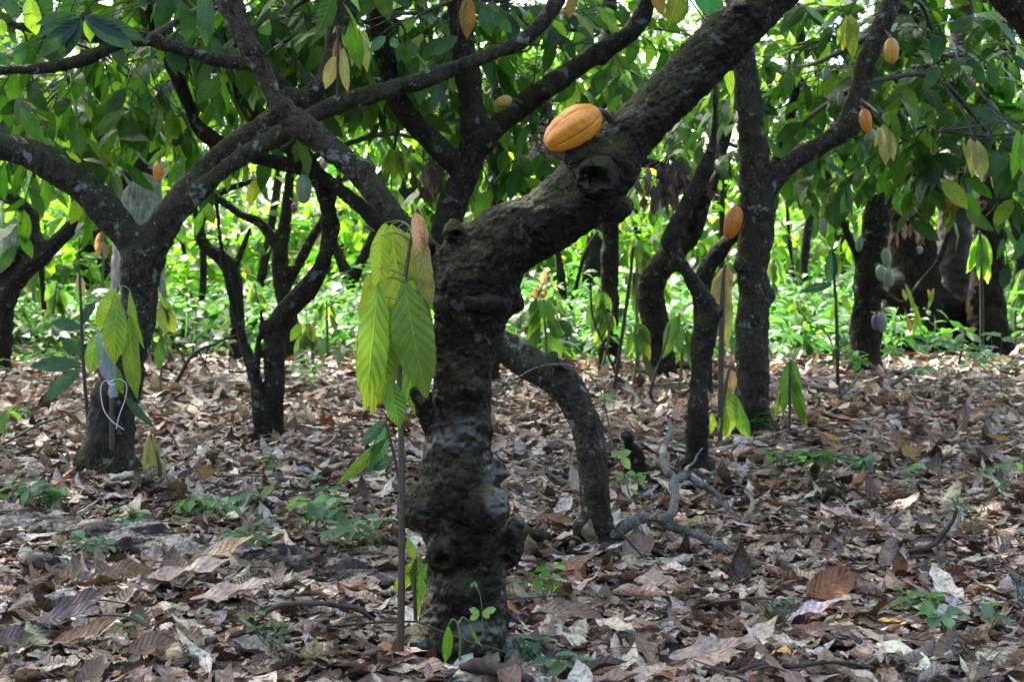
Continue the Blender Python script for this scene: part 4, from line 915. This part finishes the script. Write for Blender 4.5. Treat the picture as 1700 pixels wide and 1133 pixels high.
# fallen grey crooked branch
fb = thing('fallen_branch', 'pale grey crooked fallen branch lying between the arching and crooked trees', 'branch', at(1110, 850, 6.2) * [1, 1, 0])
def on_ground(px, py, w, z=0.):
    Y = F * (H - z) / (py - HY); return [*at(px, py, Y), w / 2 / F * Y]
for nm, rows in [('limb', [(1020, 890, 22, .05), (1045, 868, 24, .10), (1078, 860, 22, .12), (1112, 858, 22, .14), (1120, 825, 20, .17), (1118, 800, 18, .18), (1138, 792, 18, .17), (1168, 806, 15, .14), (1195, 828, 13, .08), (1216, 852, 10, .03)]),
                 ('side_branch', [(1085, 860, 20, .12), (1112, 872, 22, .09), (1145, 886, 19, .06), (1185, 902, 17, .05), (1226, 916, 15, .03)]),
                 ('side_branch', [(1120, 800, 16, .18), (1106, 780, 16, .22), (1100, 750, 14, .25), (1112, 720, 12, .28), (1112, 700, 9, .3)]),
                 ('side_branch', [(1126, 794, 8, .17), (1150, 770, 6, .2), (1165, 745, 4, .25)])]:
    a = Acc(); P = smooth_path([on_ground(r[0], r[1], r[2] * .78, r[3]) for r in rows], 7); tube(a, P, 12)
    v = np.concatenate(a.v); a.v = [v + .008 * np.stack([fbm(v * 22, 2), fbm(v * 22 + 9, 2), fbm(v * 22 + 5, 2)], -1)]
    a.build(nm, M_GREYTWIG, fb)

# rotten half-buried log
lg = thing('fallen_log', 'half buried rotten log with flaking cream wood at lower left', 'log', at(330, 905, 5.6) * [1, 1, 0])
rows = LOG
a = Acc(); P = []
for r in rows:
    Y = ground_Y(r[1]); P.append([*(at(r[0], r[1], Y) + [0, .05, -.012]), r[2] * .42 / F * Y])
P = smooth_path(P, 34); tube(a, P, 84); v = np.concatenate(a.v)
st = v * np.array([3., 16, 16])
a.v = [v + np.stack([0 * v[:, 0], .028 * fbm(st, 3), .032 * fbm(st + 7, 4) + .03 * np.round(fbm(v * [3.5, 9, 9] + 4, 3) * 3) / 3 - .004], -1)]
a.build('trunk', M_LOG, lg)

# other bits of wood on the floor
def wood(name, label, rows, mat=M_TWIG, cat='stick'):
    P = smooth_path([on_ground(*r) for r in rows], 7); root_loc = P[0, :3] * [1, 1, 0]
    a = Acc(); tube(a, P, 9); v = np.concatenate(a.v); r = P[:, 3].mean()
    a.v = [v + r * .4 * np.stack([fbm(v * 30, 2), fbm(v * 30 + 9, 2), fbm(v * 30 + 5, 2)], -1)]
    tag(a.build(name, mat, None, None), label, cat)
wood('stick', 'curved brown stick arching over the leaves at bottom left', [(425, 1035, 10, .02), (450, 1012, 9, .06), (490, 1003, 9, .08), (540, 1004, 9, .08), (590, 1012, 8, .05), (620, 1030, 6, .01)])
wood('stick', 'dark forked twig lying left of bottom centre', [(345, 1066, 12, .02), (390, 1055, 11, .03), (440, 1040, 9, .03), (450, 1032, 7, .04)])
wood('stick', 'thin grey twig slanting down right beside the dark forked twig', [(400, 1030, 6, .06), (440, 1055, 6, .06), (480, 1080, 6, .04), (510, 1098, 5, .01)], M_GREYTWIG)
wood('stick', 'long black twig lying along the bottom right', [(1225, 1116, 8, .02), (1270, 1104, 9, .035), (1320, 1108, 8, .03), (1380, 1100, 7, .035), (1450, 1110, 5, .02)], M_DEADSTEM)
wood('stick', 'upturned dark twig at right under the thin herb', [(1515, 915, 9, .01), (1550, 905, 9, .03), (1575, 875, 8, .10), (1588, 850, 6, .16)], M_DEADSTEM)
wood('stick', 'straight dark stick propped before the green pod tree', [(1460, 655, 9, .02), (1490, 632, 8, .10), (1522, 610, 7, .16)], M_DEADSTEM)
wood('stick', 'black branch lying right of the low green sapling', [(1330, 640, 14, .05), (1360, 646, 13, .05), (1390, 652, 11, .04)], M_DEADSTEM)
wood('stick', 'thin stick crossing the litter behind the right stump', [(1385, 665, 5, .02), (1410, 645, 5, .1), (1432, 615, 4, .2)], M_DEADSTEM)
wood('stick', 'dark root like branch on the ground behind the hollow eyed tree', [(1075, 600, 18, .12), (1110, 602, 17, .12), (1150, 608, 14, .1)], M_DEADSTEM)
wood('stick', 'bare twig lying at the foot of the front trunk', [(690, 1032, 3, .16), (740, 1052, 3, .12), (790, 1070, 3, .09), (840, 1084, 3, .05)], M_STEM)
wood('stick', 'dark twig running right from the foot of the front trunk', [(845, 1056, 9, .02), (880, 1062, 8, .03), (915, 1080, 6, .02)], M_TWIG)
wood('stick', 'thin slanting twig in front of the arching trunk foot', [(1010, 870, 4, .18), (1040, 895, 4, .1), (1066, 925, 4, .02)], M_STEM)
wood('stick', 'long thin twig leaning on the left litter beside the thin sapling', [(5, 738, 5, .03), (60, 708, 4, .08), (110, 690, 3, .12), (140, 678, 3, .14)], M_DEADSTEM)
wood('stick', 'buried grey root at far left end of the rotten log', [(40, 925, 26, .05), (75, 935, 30, .07), (110, 945, 24, .03)], M_LOG, 'root')
wood('root', 'dark root curving right from the front trunk across the litter', [(845, 880, 26, .08), (880, 888, 22, .08), (905, 893, 16, .05)], M_BARK, 'root')
wood('stump', 'short dark leaning stump between the arching and crooked trees', [(1066, 795, 28, 0), (1058, 765, 24, .10), (1046, 738, 21, .19), (1040, 724, 17, .24)], M_BARK, 'stump')
wood('stump', 'low dark rotten root stump at right below the herb patch', [(1368, 830, 13, .01), (1380, 815, 14, .06), (1396, 822, 10, .04), (1405, 836, 6, .01)], M_BARK, 'stump')
wood('stick', 'brown short peg beside the feet of the twin stems', [(468, 738, 8, .02), (460, 725, 8, .06), (455, 716, 6, .09)], M_STEM)
wood('stump', 'splintered grey stump poking out of leaves at right edge', [(1700, 995, 24, .02), (1692, 970, 20, .06), (1684, 955, 14, .09)], M_GREYTWIG, 'stump')
wood('spiny_bark', 'reddish scaly bark strip lying at bottom centre', [(770, 1108, 16, .02), (800, 1108, 24, .03), (840, 1116, 24, .03), (880, 1130, 16, .02)], M_CUT, 'bark')

# ------------------------------------------------------------------ pods
def pod(label, x0, y0, x1, y1, w, Y, mat, stalk=None, seed=0):
    """x0,y0: stalk end; x1,y1: tip; w: width in px"""
    c = at((x0 + x1) / 2, (y0 + y1) / 2, Y); p0, p1 = at(x0, y0, Y), at(x1, y1, Y)
    root = thing('cocoa_pod', label, 'cocoa pod', c, 'cocoa pods on the trees')
    L = np.linalg.norm(p1 - p0); T = (p1 - p0) / L; N = unit(np.cross(T, [0, 1., .01])); Bn = np.cross(T, N)
    nu, ns = 44, 120; u = np.linspace(0, 1, nu)[:, None]; th = np.linspace(0, 2 * math.pi, ns, endpoint=False)[None]
    prof = np.sqrt(np.clip(1 - np.abs(2 * u - 1) ** 2.25, 0, 1)) * (1 - .07 * np.abs(u - .45)) * (1 + .04 * np.sin(6.283 * u))
    prof = np.maximum(np.where(u > .93, np.maximum(prof, .34 * (1 - u) / .07), prof), .02); prof[-1] = .01
    rd = np.abs(np.cos(2.5 * th + seed)) ** .5; rd2 = np.cos(10 * th + 4 * seed)
    ridge = (1 - .17 * (1 - rd)) + .02 * rd2
    p = np.stack(np.broadcast_arrays(u * 30, th * 3, u * 0 + seed), -1)
    rr = w / 2 / F * Y * prof * ridge * (1 + .022 * vnoise(p) + .012 * vnoise(p * 2.7))
    ux = u + 0 * th
    v = p0 + ux[..., None] * L * T + rr[..., None] * (np.cos(th)[..., None] * N + np.sin(th)[..., None] * Bn)
    i = np.arange(nu - 1)[:, None] * ns; j = np.arange(ns)[None]
    q = np.stack([i + j, i + ns + j, i + ns + (j + 1) % ns, i + (j + 1) % ns], -1).reshape(-1, 4)
    a = Acc(); a.add(v, q, np.stack(np.broadcast_arrays(ux, rd), -1)); a.build('husk', mat, root)
    b = Acc(); e = p0 - T * L * .16 if stalk is None else at(stalk[0], stalk[1], Y + (stalk[2] if len(stalk) > 2 else .05))
    rs = w * .085 / F * Y
    tube(b, smooth_path([[*(p0 + T * L * .02), rs * 1.3], [*((p0 + e) / 2 + [0, 0, .006]), rs], [*e, rs * 1.2]], 5), 8); b.build('stalk', M_STEM, root)
pod('large ripe yellow orange pod resting on the thick limb of the front tree', 997, 184, 906, 243, 66, 3.93, M_ORANGE, (1014, 200, .05), 1.92)
pod('small orange and green striped pod above the fan of limbs behind', 850, 164, 822, 172, 20, 8.3, M_STRIPEPOD, (866, 170), .9)
pod('topmost orange pod hanging right of the spotted tree limb', 1479, 62, 1481, 106, 25, 9.0, M_YELLOWPOD, (1468, 50, .2), .2)
pod('orange pod hanging at the bend of the spotted tree limb', 1434, 180, 1441, 221, 21, 9.0, M_AMBER, (1425, 178, .2), .5)
pod('orange pod hanging left of the straight spotted trunk', 1224, 341, 1209, 397, 30, 8.95, M_RUSSET, (1236, 345, .2), .1)
pod('round amber pod hanging from the dark left limb in the V gap', 263, 270, 263, 302, 19, 14.9, M_AMBER, (263, 258, .2), .4)
pod('faint small amber pod right of the round amber one in the V gap', 295, 283, 294, 304, 12, 17.3, M_AMBER, (296, 275), .3)
pod('pale green pod hanging inside the hooked stem', 503, 289, 504, 338, 27, 8.6, M_GREENPOD, (505, 270, .3), .2)
pod('tiny purple pod below the pale green one inside the hook', 488, 337, 488, 354, 11, 17.2, M_PURPLEPOD, (482, 330), .2)
pod('pale green pod half hidden under the orange one at the limb bend', 1436, 222, 1456, 228, 24, 9.3, M_GREENPOD, (1424, 210), .6)
pod('grey green pod tucked left of the spotted tree limb', 1396, 152, 1394, 176, 14, 9.5, M_GREENPOD, (1410, 160, .1), .1)
pod('highest grey green pod left of the spotted tree limb, among leaves', 1372, 110, 1371, 134, 14, 10.0, M_GREENPOD, (1420, 112, -.3), .1)
pod('highest pale green pod of the trio on the sturdy right trunk', 1470, 412, 1473, 443, 17, 15.1, M_GREENPOD, (1458, 410, .2), .3)
pod('left pale green pod of the trio on the sturdy right trunk', 1461, 439, 1464, 467, 17, 14.95, M_GREENPOD, (1452, 440, .2), .7)
pod('lowest pale green pod of the trio on the sturdy right trunk', 1472, 446, 1479, 476, 18, 15.05, M_GREENPOD, (1458, 445, .2), .5)
pod('pale green pod low on the sturdy right trunk beside a purple one', 1462, 518, 1466, 552, 18, 15.0, M_GREENPOD, (1450, 520, .2), .2)
pod('dark purple pod low on the sturdy right trunk', 1454, 522, 1453, 548, 14, 14.95, M_PURPLEPOD, (1446, 518, .2), .2)
pod('green pod on the left side of the sturdy right trunk', 1428, 392, 1425, 418, 13, 15.2, M_GREENPOD, (1438, 392, .1), .2)
pod('small round green pod hanging before the old brown tree', 1527, 408, 1527, 422, 10, 15.0, M_GREENPOD, (1530, 400), .2)

# ------------------------------------------------------------------ graft bag and tie
def bag():
    Y = 6.86
    root = thing('plastic_bag', 'thin translucent bluish plastic bag wrapped round the grafted sapling', 'plastic bag', at(180, 640, Y))
    rows = [(170, 552, 13), (172, 575, 17), (176, 600, 19), (180, 620, 17), (183, 632, 9), (185, 640, 6), (187, 652, 10), (189, 660, 9)]
    a = Acc(); P = smooth_path([[*at(x, y, Y), .8 * w / F * Y] for x, y, w in rows], 7); tube(a, P, 30, closed=False, flat=.45)
    v = np.concatenate(a.v); n = fbm(v * [60, 60, 14], 3); a.v = [v + np.stack([n * .003, n * .009, 0 * n], -1)]
    a.build('film', M_BAG, root)
    t = thing('ribbon_tie', 'white ribbon tied in a heart shaped loop under the plastic bag', 'tie', at(186, 638, Y - .08))
    for nm, rows in (('loop', [(186, 634, 4), (172, 634, 4), (167, 650, 4), (172, 680, 3.6), (184, 698, 3.6), (194, 706, 3.2), (206, 714, 2.4)]), ('loop', [(186, 632, 4), (200, 630, 4), (210, 640, 4), (208, 662, 4), (198, 690, 4), (193, 712, 4)]), ('knot', [(180, 636, 6), (186, 640, 7), (191, 637, 6)])):
        b = Acc(); tube(b, smooth_path([[*at(x, y, Y - .12), w / 3.7 / F * Y] for x, y, w in rows], 9), 8, flat=.5); b.build(nm, M_TIE, t)
bag()

# ------------------------------------------------------------------ single fallen leaves worth naming
for (lab, px, py, L, w, yaw, pit, roll, kap, cr, c) in [
    ('upright rust orange fallen leaf standing out at lower right', 1385, 985, 105, 46, .25, .35, 1.0, .3, .3, (.24, .085, .02)),
    ('small bright yellow fallen leaf at lower right', 1478, 1036, 42, 12, .0, .05, .2, .2, .2, (.55, .33, .02)),
    ('large tan leaf with golden rim lying across the rotten log end', 375, 948, 120, 42, .1, .1, .35, -.6, .5, (.42, .28, .14)),
    ('golden brown leaf standing in the litter right of the forked tree foot', 340, 812, 40, 24, -.3, .2, 1.0, .2, .2, (.26, .12, .015)),
    ('dull purple ribbed fallen leaf at lower left', 120, 1068, 120, 40, -.05, .0, .45, -.5, .6, (.13, .085, .08)),
    ('dark brown leaf slanting above the purple ribbed leaf', 130, 1042, 110, 36, .35, .1, .6, -.4, .4, (.085, .05, .04)),
    ('ochre curled fallen leaf at the lower left bottom', 150, 1112, 120, 36, .05, .0, .5, -.8, .9, (.27, .15, .06)),
    ('big pale ribbed leaf flat in the litter at lower left', 320, 990, 150, 54, .2, .0, .12, -.4, .3, (.46, .35, .28)),
    ('broad pinkish tan leaf left of the bottom sticks', 385, 1028, 140, 48, .05, .0, .2, -.5, .4, (.47, .34, .27)),
    ('dark chestnut leaf propped at lower left beside the pale ribbed one', 215, 985, 90, 34, .15, .15, .6, .5, .5, (.17, .085, .04)),
    ('long rusty leaf lying before the arching trunk', 925, 882, 76, 20, -.15, .05, .4, .3, .5, (.24, .11, .05)),
    ('tan ribbed fallen leaf right of the arching trunk foot', 1090, 975, 80, 34, -.4, .1, .5, .4, .4, (.43, .31, .23)),
    ('folded dark brown leaf behind the tan ribbed leaf right of the arching trunk', 1060, 925, 70, 40, .5, .5, .9, .4, .6, (.19, .12, .08)),
    ('large umber fallen leaf right of the front trunk foot', 945, 1030, 110, 36, -.25, .1, .5, .4, .5, (.20, .125, .09)),
    ('copper brown leaf lying at bottom right of centre', 1392, 1058, 84, 22, -.05, .0, .3, .5, .5, (.24, .125, .07)),
    ('ribbed pink beige leaf at bottom right corner of the long black twig', 1180, 1122, 140, 44, -.1, .05, .4, -.5, .5, (.40, .29, .24)),
    ('curled straw coloured leaf beside the end of the grey branch', 1255, 930, 46, 22, .1, .1, .4, -.9, .9, (.48, .34, .18)),
    ('tan leaf standing on edge in the right middle litter', 1355, 918, 34, 18, 1.0, .7, .9, .2, .2, (.27, .16, .09)),
    ('yellowish patched leaf under the grey branch fork', 1148, 878, 50, 20, -.2, .05, .3, -.6, .6, (.45, .33, .13)),
    ('straw leaf lying at the right picture edge', 1682, 768, 46, 16, .15, .0, .3, .3, .4, (.46, .36, .24)),
    ('long cinnamon leaf in the litter below the old hollow tree', 1610, 705, 80, 16, .1, .05, .4, -.4, .5, (.27, .16, .09)),
    ('brown leaf tilted up right of the low green sapling', 1488, 735, 36, 18, .4, .3, .9, .3, .3, (.24, .13, .06)),
    ('white bleached leaf at the foot of the straight spotted tree', 1235, 750, 36, 16, 0., .05, .4, -.5, .6, (.62, .61, .60)),
    ('purplish ribbed leaf lying before the rotten log', 265, 950, 60, 28, .15, .1, .4, -.4, .5, (.25, .17, .15)),
    ('dark purple leaf at the far bottom left corner', 20, 1095, 70, 34, .4, .2, .7, .4, .4, (.10, .062, .058)),
    ('rolled brown leaf standing left of the front sapling stem', 130, 780, 46, 20, .5, .2, .6, .6, 1., (.33, .22, .14)),
    ('big umber leaf fragment at bottom left of centre', 255, 1115, 90, 40, .6, .2, .6, .3, .5, (.15, .085, .05))]:
    Y = ground_Y(py); s = Y / F; c0 = at(px, py, Y); c0[2] = float(ground_h(np.array(c0[0]), np.array(c0[1]))) + .035 + .25 * w * s * abs(math.sin(roll))
    T = np.array([math.cos(yaw) * math.cos(pit), math.sin(yaw) * math.cos(pit), math.sin(pit)])
    N = np.array([0, -math.sin(roll), math.cos(roll)])
    a = Acc(); leaves(a, (c0 - T * L * s * .5)[None], T[None], N[None], L * s, w * s * 1.15, np.array([c]), kap, cr, .1, .22, .12, 30, 9)
    o = a.build('fallen_leaf', M_DRY, None, c0); o.data.transform(__import__('mathutils').Matrix.Translation(-Vector(c0))) if False else None
    me = o.data; n = len(me.vertices); co = np.empty(n * 3, np.float32); me.vertices.foreach_get('co', co)
    tag(o, lab, 'fallen leaf', 'single leaves standing out in the litter')

# ------------------------------------------------------------------ herbs on the floor
def herb(label, px, py, n, spread, hgt, L, seed, pal=HERB, name='ground_herb', wr=(.5, .65)):
    r = np.random.default_rng(seed); Y = ground_Y(py); c = at(px, py, Y); c[2] = 0
    root = thing(name, label, 'herb', c, 'small green plants in the litter')
    st, lv = Acc(), Acc(); sp = spread / F * Y; l = 1.2 * L / F * Y
    for k in range(n):
        b = c + np.array([r.normal(0, sp * .4), r.normal(0, sp * .55), .0]); b[2] = float(ground_h(np.array(b[0]), np.array(b[1]))) + .012
        h = 1.5 * hgt / F * Y * (.5 + .8 * r.random()); d = np.array([r.normal(0, .35), r.normal(0, .35), 1.])
        e = b + d * h
        tube(st, smooth_path([[*c, .002], [*((b + c) / 2 + [0, 0, .02]), .002], [*b, .0025], [*((b + e) / 2 + r.normal(0, .012, 3)), .002], [*e, .0015]], 3), 5, closed=False)
        m = int(r.integers(3, 6)); w = np.linspace(0, 6.283, m, endpoint=False) + r.random() * 6
        T = np.stack([np.cos(w), np.sin(w), r.normal(-.05, .3, m)], -1)
        ll = l * (.6 + .6 * r.random(m))
        leaves(lv, np.tile(e, (m, 1)) + T * .01, T, np.array([[0, 0, 1.]]) + r.normal(0, .25, (m, 3)), ll, ll * (wr[0] + (wr[1] - wr[0]) * r.random(m)), pick(pal, m, .2, r), .5, .3, .15, .1, 0, 7, 5)
    st.build('stem', M_GSTEM, root); lv.build('foliage', M_HERB, root)
SHEEN_TEAL = [(3, (.11, .22, .12)), (2, (.08, .17, .09)), (1, (.14, .27, .06))]  # sky sheen on the herb leaves painted into their colour
for k, (lab, px, py, n, sp, hg, L) in enumerate([
    ('herb patch tinted with pale sky sheen at the left edge above the rotten log', 25, 850, 9, 40, 30, 24), ('pale herb sprawling over the left end of the rotten log', 90, 852, 7, 40, 22, 22),
    ('three leaved herb leaning over the middle of the rotten log', 222, 890, 4, 20, 26, 26), ('round leaved weed on the rotten log below the leaning herb', 150, 922, 6, 35, 14, 22),
    ('bushy weed on the right half of the rotten log', 410, 912, 7, 30, 20, 26), ('largest sky sheen tinted herb clump right of the rotten log', 535, 895, 8, 36, 34, 34),
    ('herb clump half way between rotten log and front sapling', 590, 925, 7, 34, 24, 28), ('low green sprig behind the rotten log', 335, 868, 5, 40, 16, 26),
    ('small weed in the litter between log and twin stems', 390, 862, 4, 34, 26, 24), ('tiny pale seedling pair behind the rotten log', 455, 785, 2, 12, 16, 22),
    ('small bright seedling left of the forked twig at bottom', 450, 1085, 3, 22, 30, 24), ('tiny weed in the lower left leaves', 220, 1070, 2, 20, 14, 18),
    ('little green weed at the right foot of the front trunk', 905, 1000, 4, 30, 34, 26), ('sky sheen tinted creeping weed at the foot of the front trunk', 870, 1088, 7, 40, 16, 24),
    ('broad pale leaf weed at bottom centre right of the trunk', 940, 1110, 3, 30, 10, 38), ('green herb patch right of the crooked tree in the litter', 1350, 805, 10, 46, 26, 24),
    ('sparse weed left of the herb patch by the crooked tree', 1290, 795, 4, 30, 24, 22), ('low weed behind the herb patch by the crooked tree', 1420, 775, 4, 30, 12, 20),
    ('bright sprig at lower right near the yellow leaf', 1530, 1010, 3, 20, 20, 30), ('thin stemmed seedling at lower right', 1640, 1060, 2, 12, 44, 26),
    ('toothed leaf weed at lower right beside the seedling', 1570, 1035, 2, 24, 10, 36), ('tiny weed below the rust orange leaf', 1300, 1030, 3, 16, 26, 16),
    ('delicate tall weed at right above the upturned twig', 1600, 880, 5, 20, 40, 14), ('tiny weed right of the arching trunk by the grey branch', 1055, 815, 4, 24, 14, 22),
    ('small weed at the foot of the low green sapling', 1270, 730, 4, 16, 24, 18), ('weedy clump in front of the old brown tree', 1540, 650, 12, 60, 40, 18),
    ('weedy clump right of the straight propped stick', 1620, 640, 12, 60, 44, 18), ('weed clump near the right edge of the litter', 1680, 660, 10, 40, 50, 16),
    ('weed patch at the left foot of the green pod tree', 1410, 640, 6, 30, 30, 20), ('green weed beside the thin sapling at left edge', 10, 745, 5, 16, 40, 24),
    ('weeds behind the foot of the twin stems', 520, 650, 8, 50, 34, 20), ('small bright weed at the far left floor', 40, 640, 8, 50, 30, 20),
    ('tiny orange tinged seedling behind the forked trunk foot', 230, 815, 2, 14, 14, 12), ('low weed left of the front trunk on bare litter', 520, 830, 2, 20, 14, 22),
    ('small weed at right edge of the litter carpet', 1660, 800, 3, 24, 20, 18), ('lone sprig in front of the straight spotted tree', 1500, 800, 2, 30, 12, 20)]):
    herb(lab, px, py, n, sp, hg, L, 400 + k, HERB if 'bright' in lab or 'green' in lab else SHEEN_TEAL)

gt = thing('grass_tuft', 'spiky pale grass tuft at the lower left edge', 'grass', at(35, 1085, ground_Y(1085)) * [1, 1, 0])
a = Acc(); r = np.random.default_rng(5); n = 70; w = r.random(n) * 6.283; T = np.stack([np.cos(w) * .8, np.sin(w) * .8, .3 + r.random(n)], -1)
leaves(a, np.tile(np.array(gt['_loc']) + [0, 0, .01], (n, 1)) + r.normal(0, .012, (n, 3)) * [1, 1, 0], T, np.tile([0, 0, 1.], (n, 1)), .06 + .06 * r.random(n), .004, pick([(1, (.16, .24, .12)), (1, (.3, .34, .22))], n), .8, 0, .2, nu=6, nv=3)
a.build('blade', M_HERB, gt)['kind'] = 'stuff'

# ------------------------------------------------------------------ undergrowth and the woods beyond
def undergrowth():
    a = Acc(); r = np.random.default_rng(77)
    n = 6400; y = 14 + 28 * r.random(n) ** 1.15; x = (r.random(n) * 2 - 1) * (y * .44 + 1)
    k = r.random(n) < litter_edge(x, y); x, y = x[k], y[k]; n = len(x)
    dens = vnoise(np.stack([x * .5, y * .5, x * 0 + 9], -1))
    big = r.random(n) < .38
    for i in range(n):
        h = (.24 + .42 * r.random() + .4 * max(0, dens[i])) * (1 + (y[i] - 16) * .03)
        b = np.array([x[i], y[i], float(ground_h(x[i:i+1], y[i:i+1])[0])])
        m = int(r.integers(6, 12)); w = r.random(m) * 6.283
        hh = h * (.25 + .8 * r.random(m))
        rad = .05 + .12 * r.random(m)
        P = b + np.stack([np.cos(w) * rad, np.sin(w) * rad, hh], -1)
        T = np.stack([np.cos(w), np.sin(w), r.normal(-.1, .35, m)], -1)
        L = (.10 + .14 * r.random(m)) * (1.7 if big[i] else 1)
        leaves(a, P, T, np.array([[0, 0, 1.]]) + r.normal(0, .3, (m, 3)), L, L * (.38 + .2 * r.random(m)), pick(HERB if dens[i] > -.15 else GREEN, m, .25, r), .6, .2, .2, .1, 0, 4, 3)
    m = 2600; y = 16.5 + 16 * r.random(m); x = (r.random(m) * 2 - 1) * (y * .44 + 1)
    k = r.random(m) < litter_edge(x, y); x, y = x[k], y[k]; m = len(x)
    w = r.random(m) * 6.283
    leaves(a, np.stack([x, y, 0 * x + .1], -1), np.stack([np.cos(w) * .35, np.sin(w) * .35, np.ones(m)], -1), r.normal(0, 1, (m, 3)), .4 + .4 * r.random(m), .02, pick(HERB, m), 1.1, 0, .2, nu=6, nv=3)
    tag(a.build('undergrowth', M_HERB), 'dense sunlit green undergrowth of low broad leaved plants beyond the litter', 'undergrowth', None, 'stuff')
undergrowth()

def woodland():
    a = Acc(); r = np.random.default_rng(99)
    for c in range(900):
        low = c < 330
        y = (27 + 11 * r.random()) if low else 36 + 22 * r.random(); x = (r.random() * 2 - 1) * (y * .46 + 3)
        z = .5 + (2.2 if low else 9.5) * r.random() ** 1.1
        n = 60; rad = np.array([1.5, 1.3, .9]) * (.6 + .7 * r.random())
        q = unit(r.normal(0, 1, (n, 3))) * (r.random((n, 1)) ** .4) * rad
        P = np.array([x, y, z]) + q; P[:, 2] = np.maximum(P[:, 2], .25)
        T = unit(q) * .7 + np.array([0, 0, -.3]) + r.normal(0, .45, (n, 3))
        L = (.2 + .22 * r.random()) + .14 * r.random(n)
        leaves(a, P, T, np.array([0, 0, 1.]) + r.normal(0, .45, (n, 3)), L, L * (.42 + .16 * r.random(n)), pick(FRESH if r.random() < .42 else GREEN, n, .3, r), .6, 0, .2, .1, 0, 4, 3)
    for c in range(44):
        y = 26 + 28 * r.random(); x = (r.random() * 2 - 1) * (y * .46 + 2); rr = .03 + .2 * r.random() ** 2
        tube(a, smooth_path([[x, y, -.2, rr * 1.3], [x + r.normal(0, .3), y, 4, rr], [x + r.normal(0, .8), y, 11, rr * .6]], 6), 8, (.05, .04, .03), 1, closed=False)
    for c in range(460):                 # unseen plantation foliage beside and behind the camera, added to block low sky
        if c < 200: x, y = (r.random() * 2 - 1) * 15, -5 - 8 * r.random()
        else: y = -6 + 34 * r.random(); x = (1 if c % 2 else -1) * (max(6.5, y * .42 + 4) + 4 * r.random())
        z = .3 + (2.8 if c < 200 else 4.2) * r.random(); n = 55
        q = unit(r.normal(0, 1, (n, 3))) * (r.random((n, 1)) ** .4) * [1.2, 1.2, .8]; L = .26 + .16 * r.random(n)
        P = np.array([x, y, z]) + q; P[:, 2] = np.maximum(P[:, 2], .15)
        leaves(a, P, unit(q) * .7 + r.normal(0, .4, (n, 3)) - [0, 0, .5], np.array([0, 0, 1.]) + r.normal(0, .4, (n, 3)), L, L * .42, pick(GREEN, n, .3, r), .5, 0, .2, .1, 0, 4, 3)
    tag(a.build('far_woodland', [M_LEAF, M_BARKF]), 'far mass of sunlit plantation foliage closing the view, plus unseen foliage added around the camera', 'woodland', None, 'stuff')
woodland()

BASES.append((float(at(664, 0, 3.86)[0]), 3.86, .012))
litter()

# ------------------------------------------------------------------ light, sky, camera
EL, AZ = math.radians(55), math.radians(-32)       # sun beyond the trees, a little left
w = bpy.data.worlds.new('World'); S.world = w; w.use_nodes = True; nt = w.node_tree; nt.nodes.clear()
sky = nt.nodes.new('ShaderNodeTexSky'); sky.sky_type = 'NISHITA'; sky.sun_disc = False; sky.sun_elevation = EL; sky.sun_rotation = AZ
sky.air_density = .8; sky.dust_density = 5.; sky.ozone_density = 1.
bg = nt.nodes.new('ShaderNodeBackground'); bg.inputs[1].default_value = .15
out = nt.nodes.new('ShaderNodeOutputWorld'); nt.links.new(sky.outputs[0], bg.inputs[0]); nt.links.new(bg.outputs[0], out.inputs[0])
sd = np.array([math.sin(AZ) * math.cos(EL), math.cos(AZ) * math.cos(EL), math.sin(EL)])
sl = bpy.data.lights.new('sun', 'SUN'); sl.energy = 2.25; sl.angle = math.radians(.5); sl.color = (1, .95, .86)
so = bpy.data.objects.new('sun', sl); COL.objects.link(so); so.rotation_euler = Vector(-sd).to_track_quat('-Z', 'Y').to_euler(); so.location = (0, 0, 20)

cam = bpy.data.cameras.new('camera'); co = bpy.data.objects.new('camera', cam); COL.objects.link(co)
co.location = (0, 0, H); co.rotation_euler = (math.radians(90), 0, 0)
cam.sensor_width = 36; cam.lens = 36 * F / 1700; cam.shift_y = -(566.5 - HY) / 1700; cam.clip_end = 500; cam.clip_start = .05
cam.dof.use_dof = True; cam.dof.focus_distance = 4.3; cam.dof.aperture_fstop = 8
S.camera = co
S.view_settings.view_transform = 'Standard'; S.view_settings.look = 'None'; S.view_settings.exposure = 2.8; S.view_settings.gamma = 1
S.render.engine = 'CYCLES'
S.cycles.use_denoising = True
S.cycles.max_bounces = 8; S.cycles.transmission_bounces = 6; S.cycles.diffuse_bounces = 5; S.cycles.sample_clamp_indirect = 6
for o in S.objects:
    if '_loc' in o: del o['_loc']
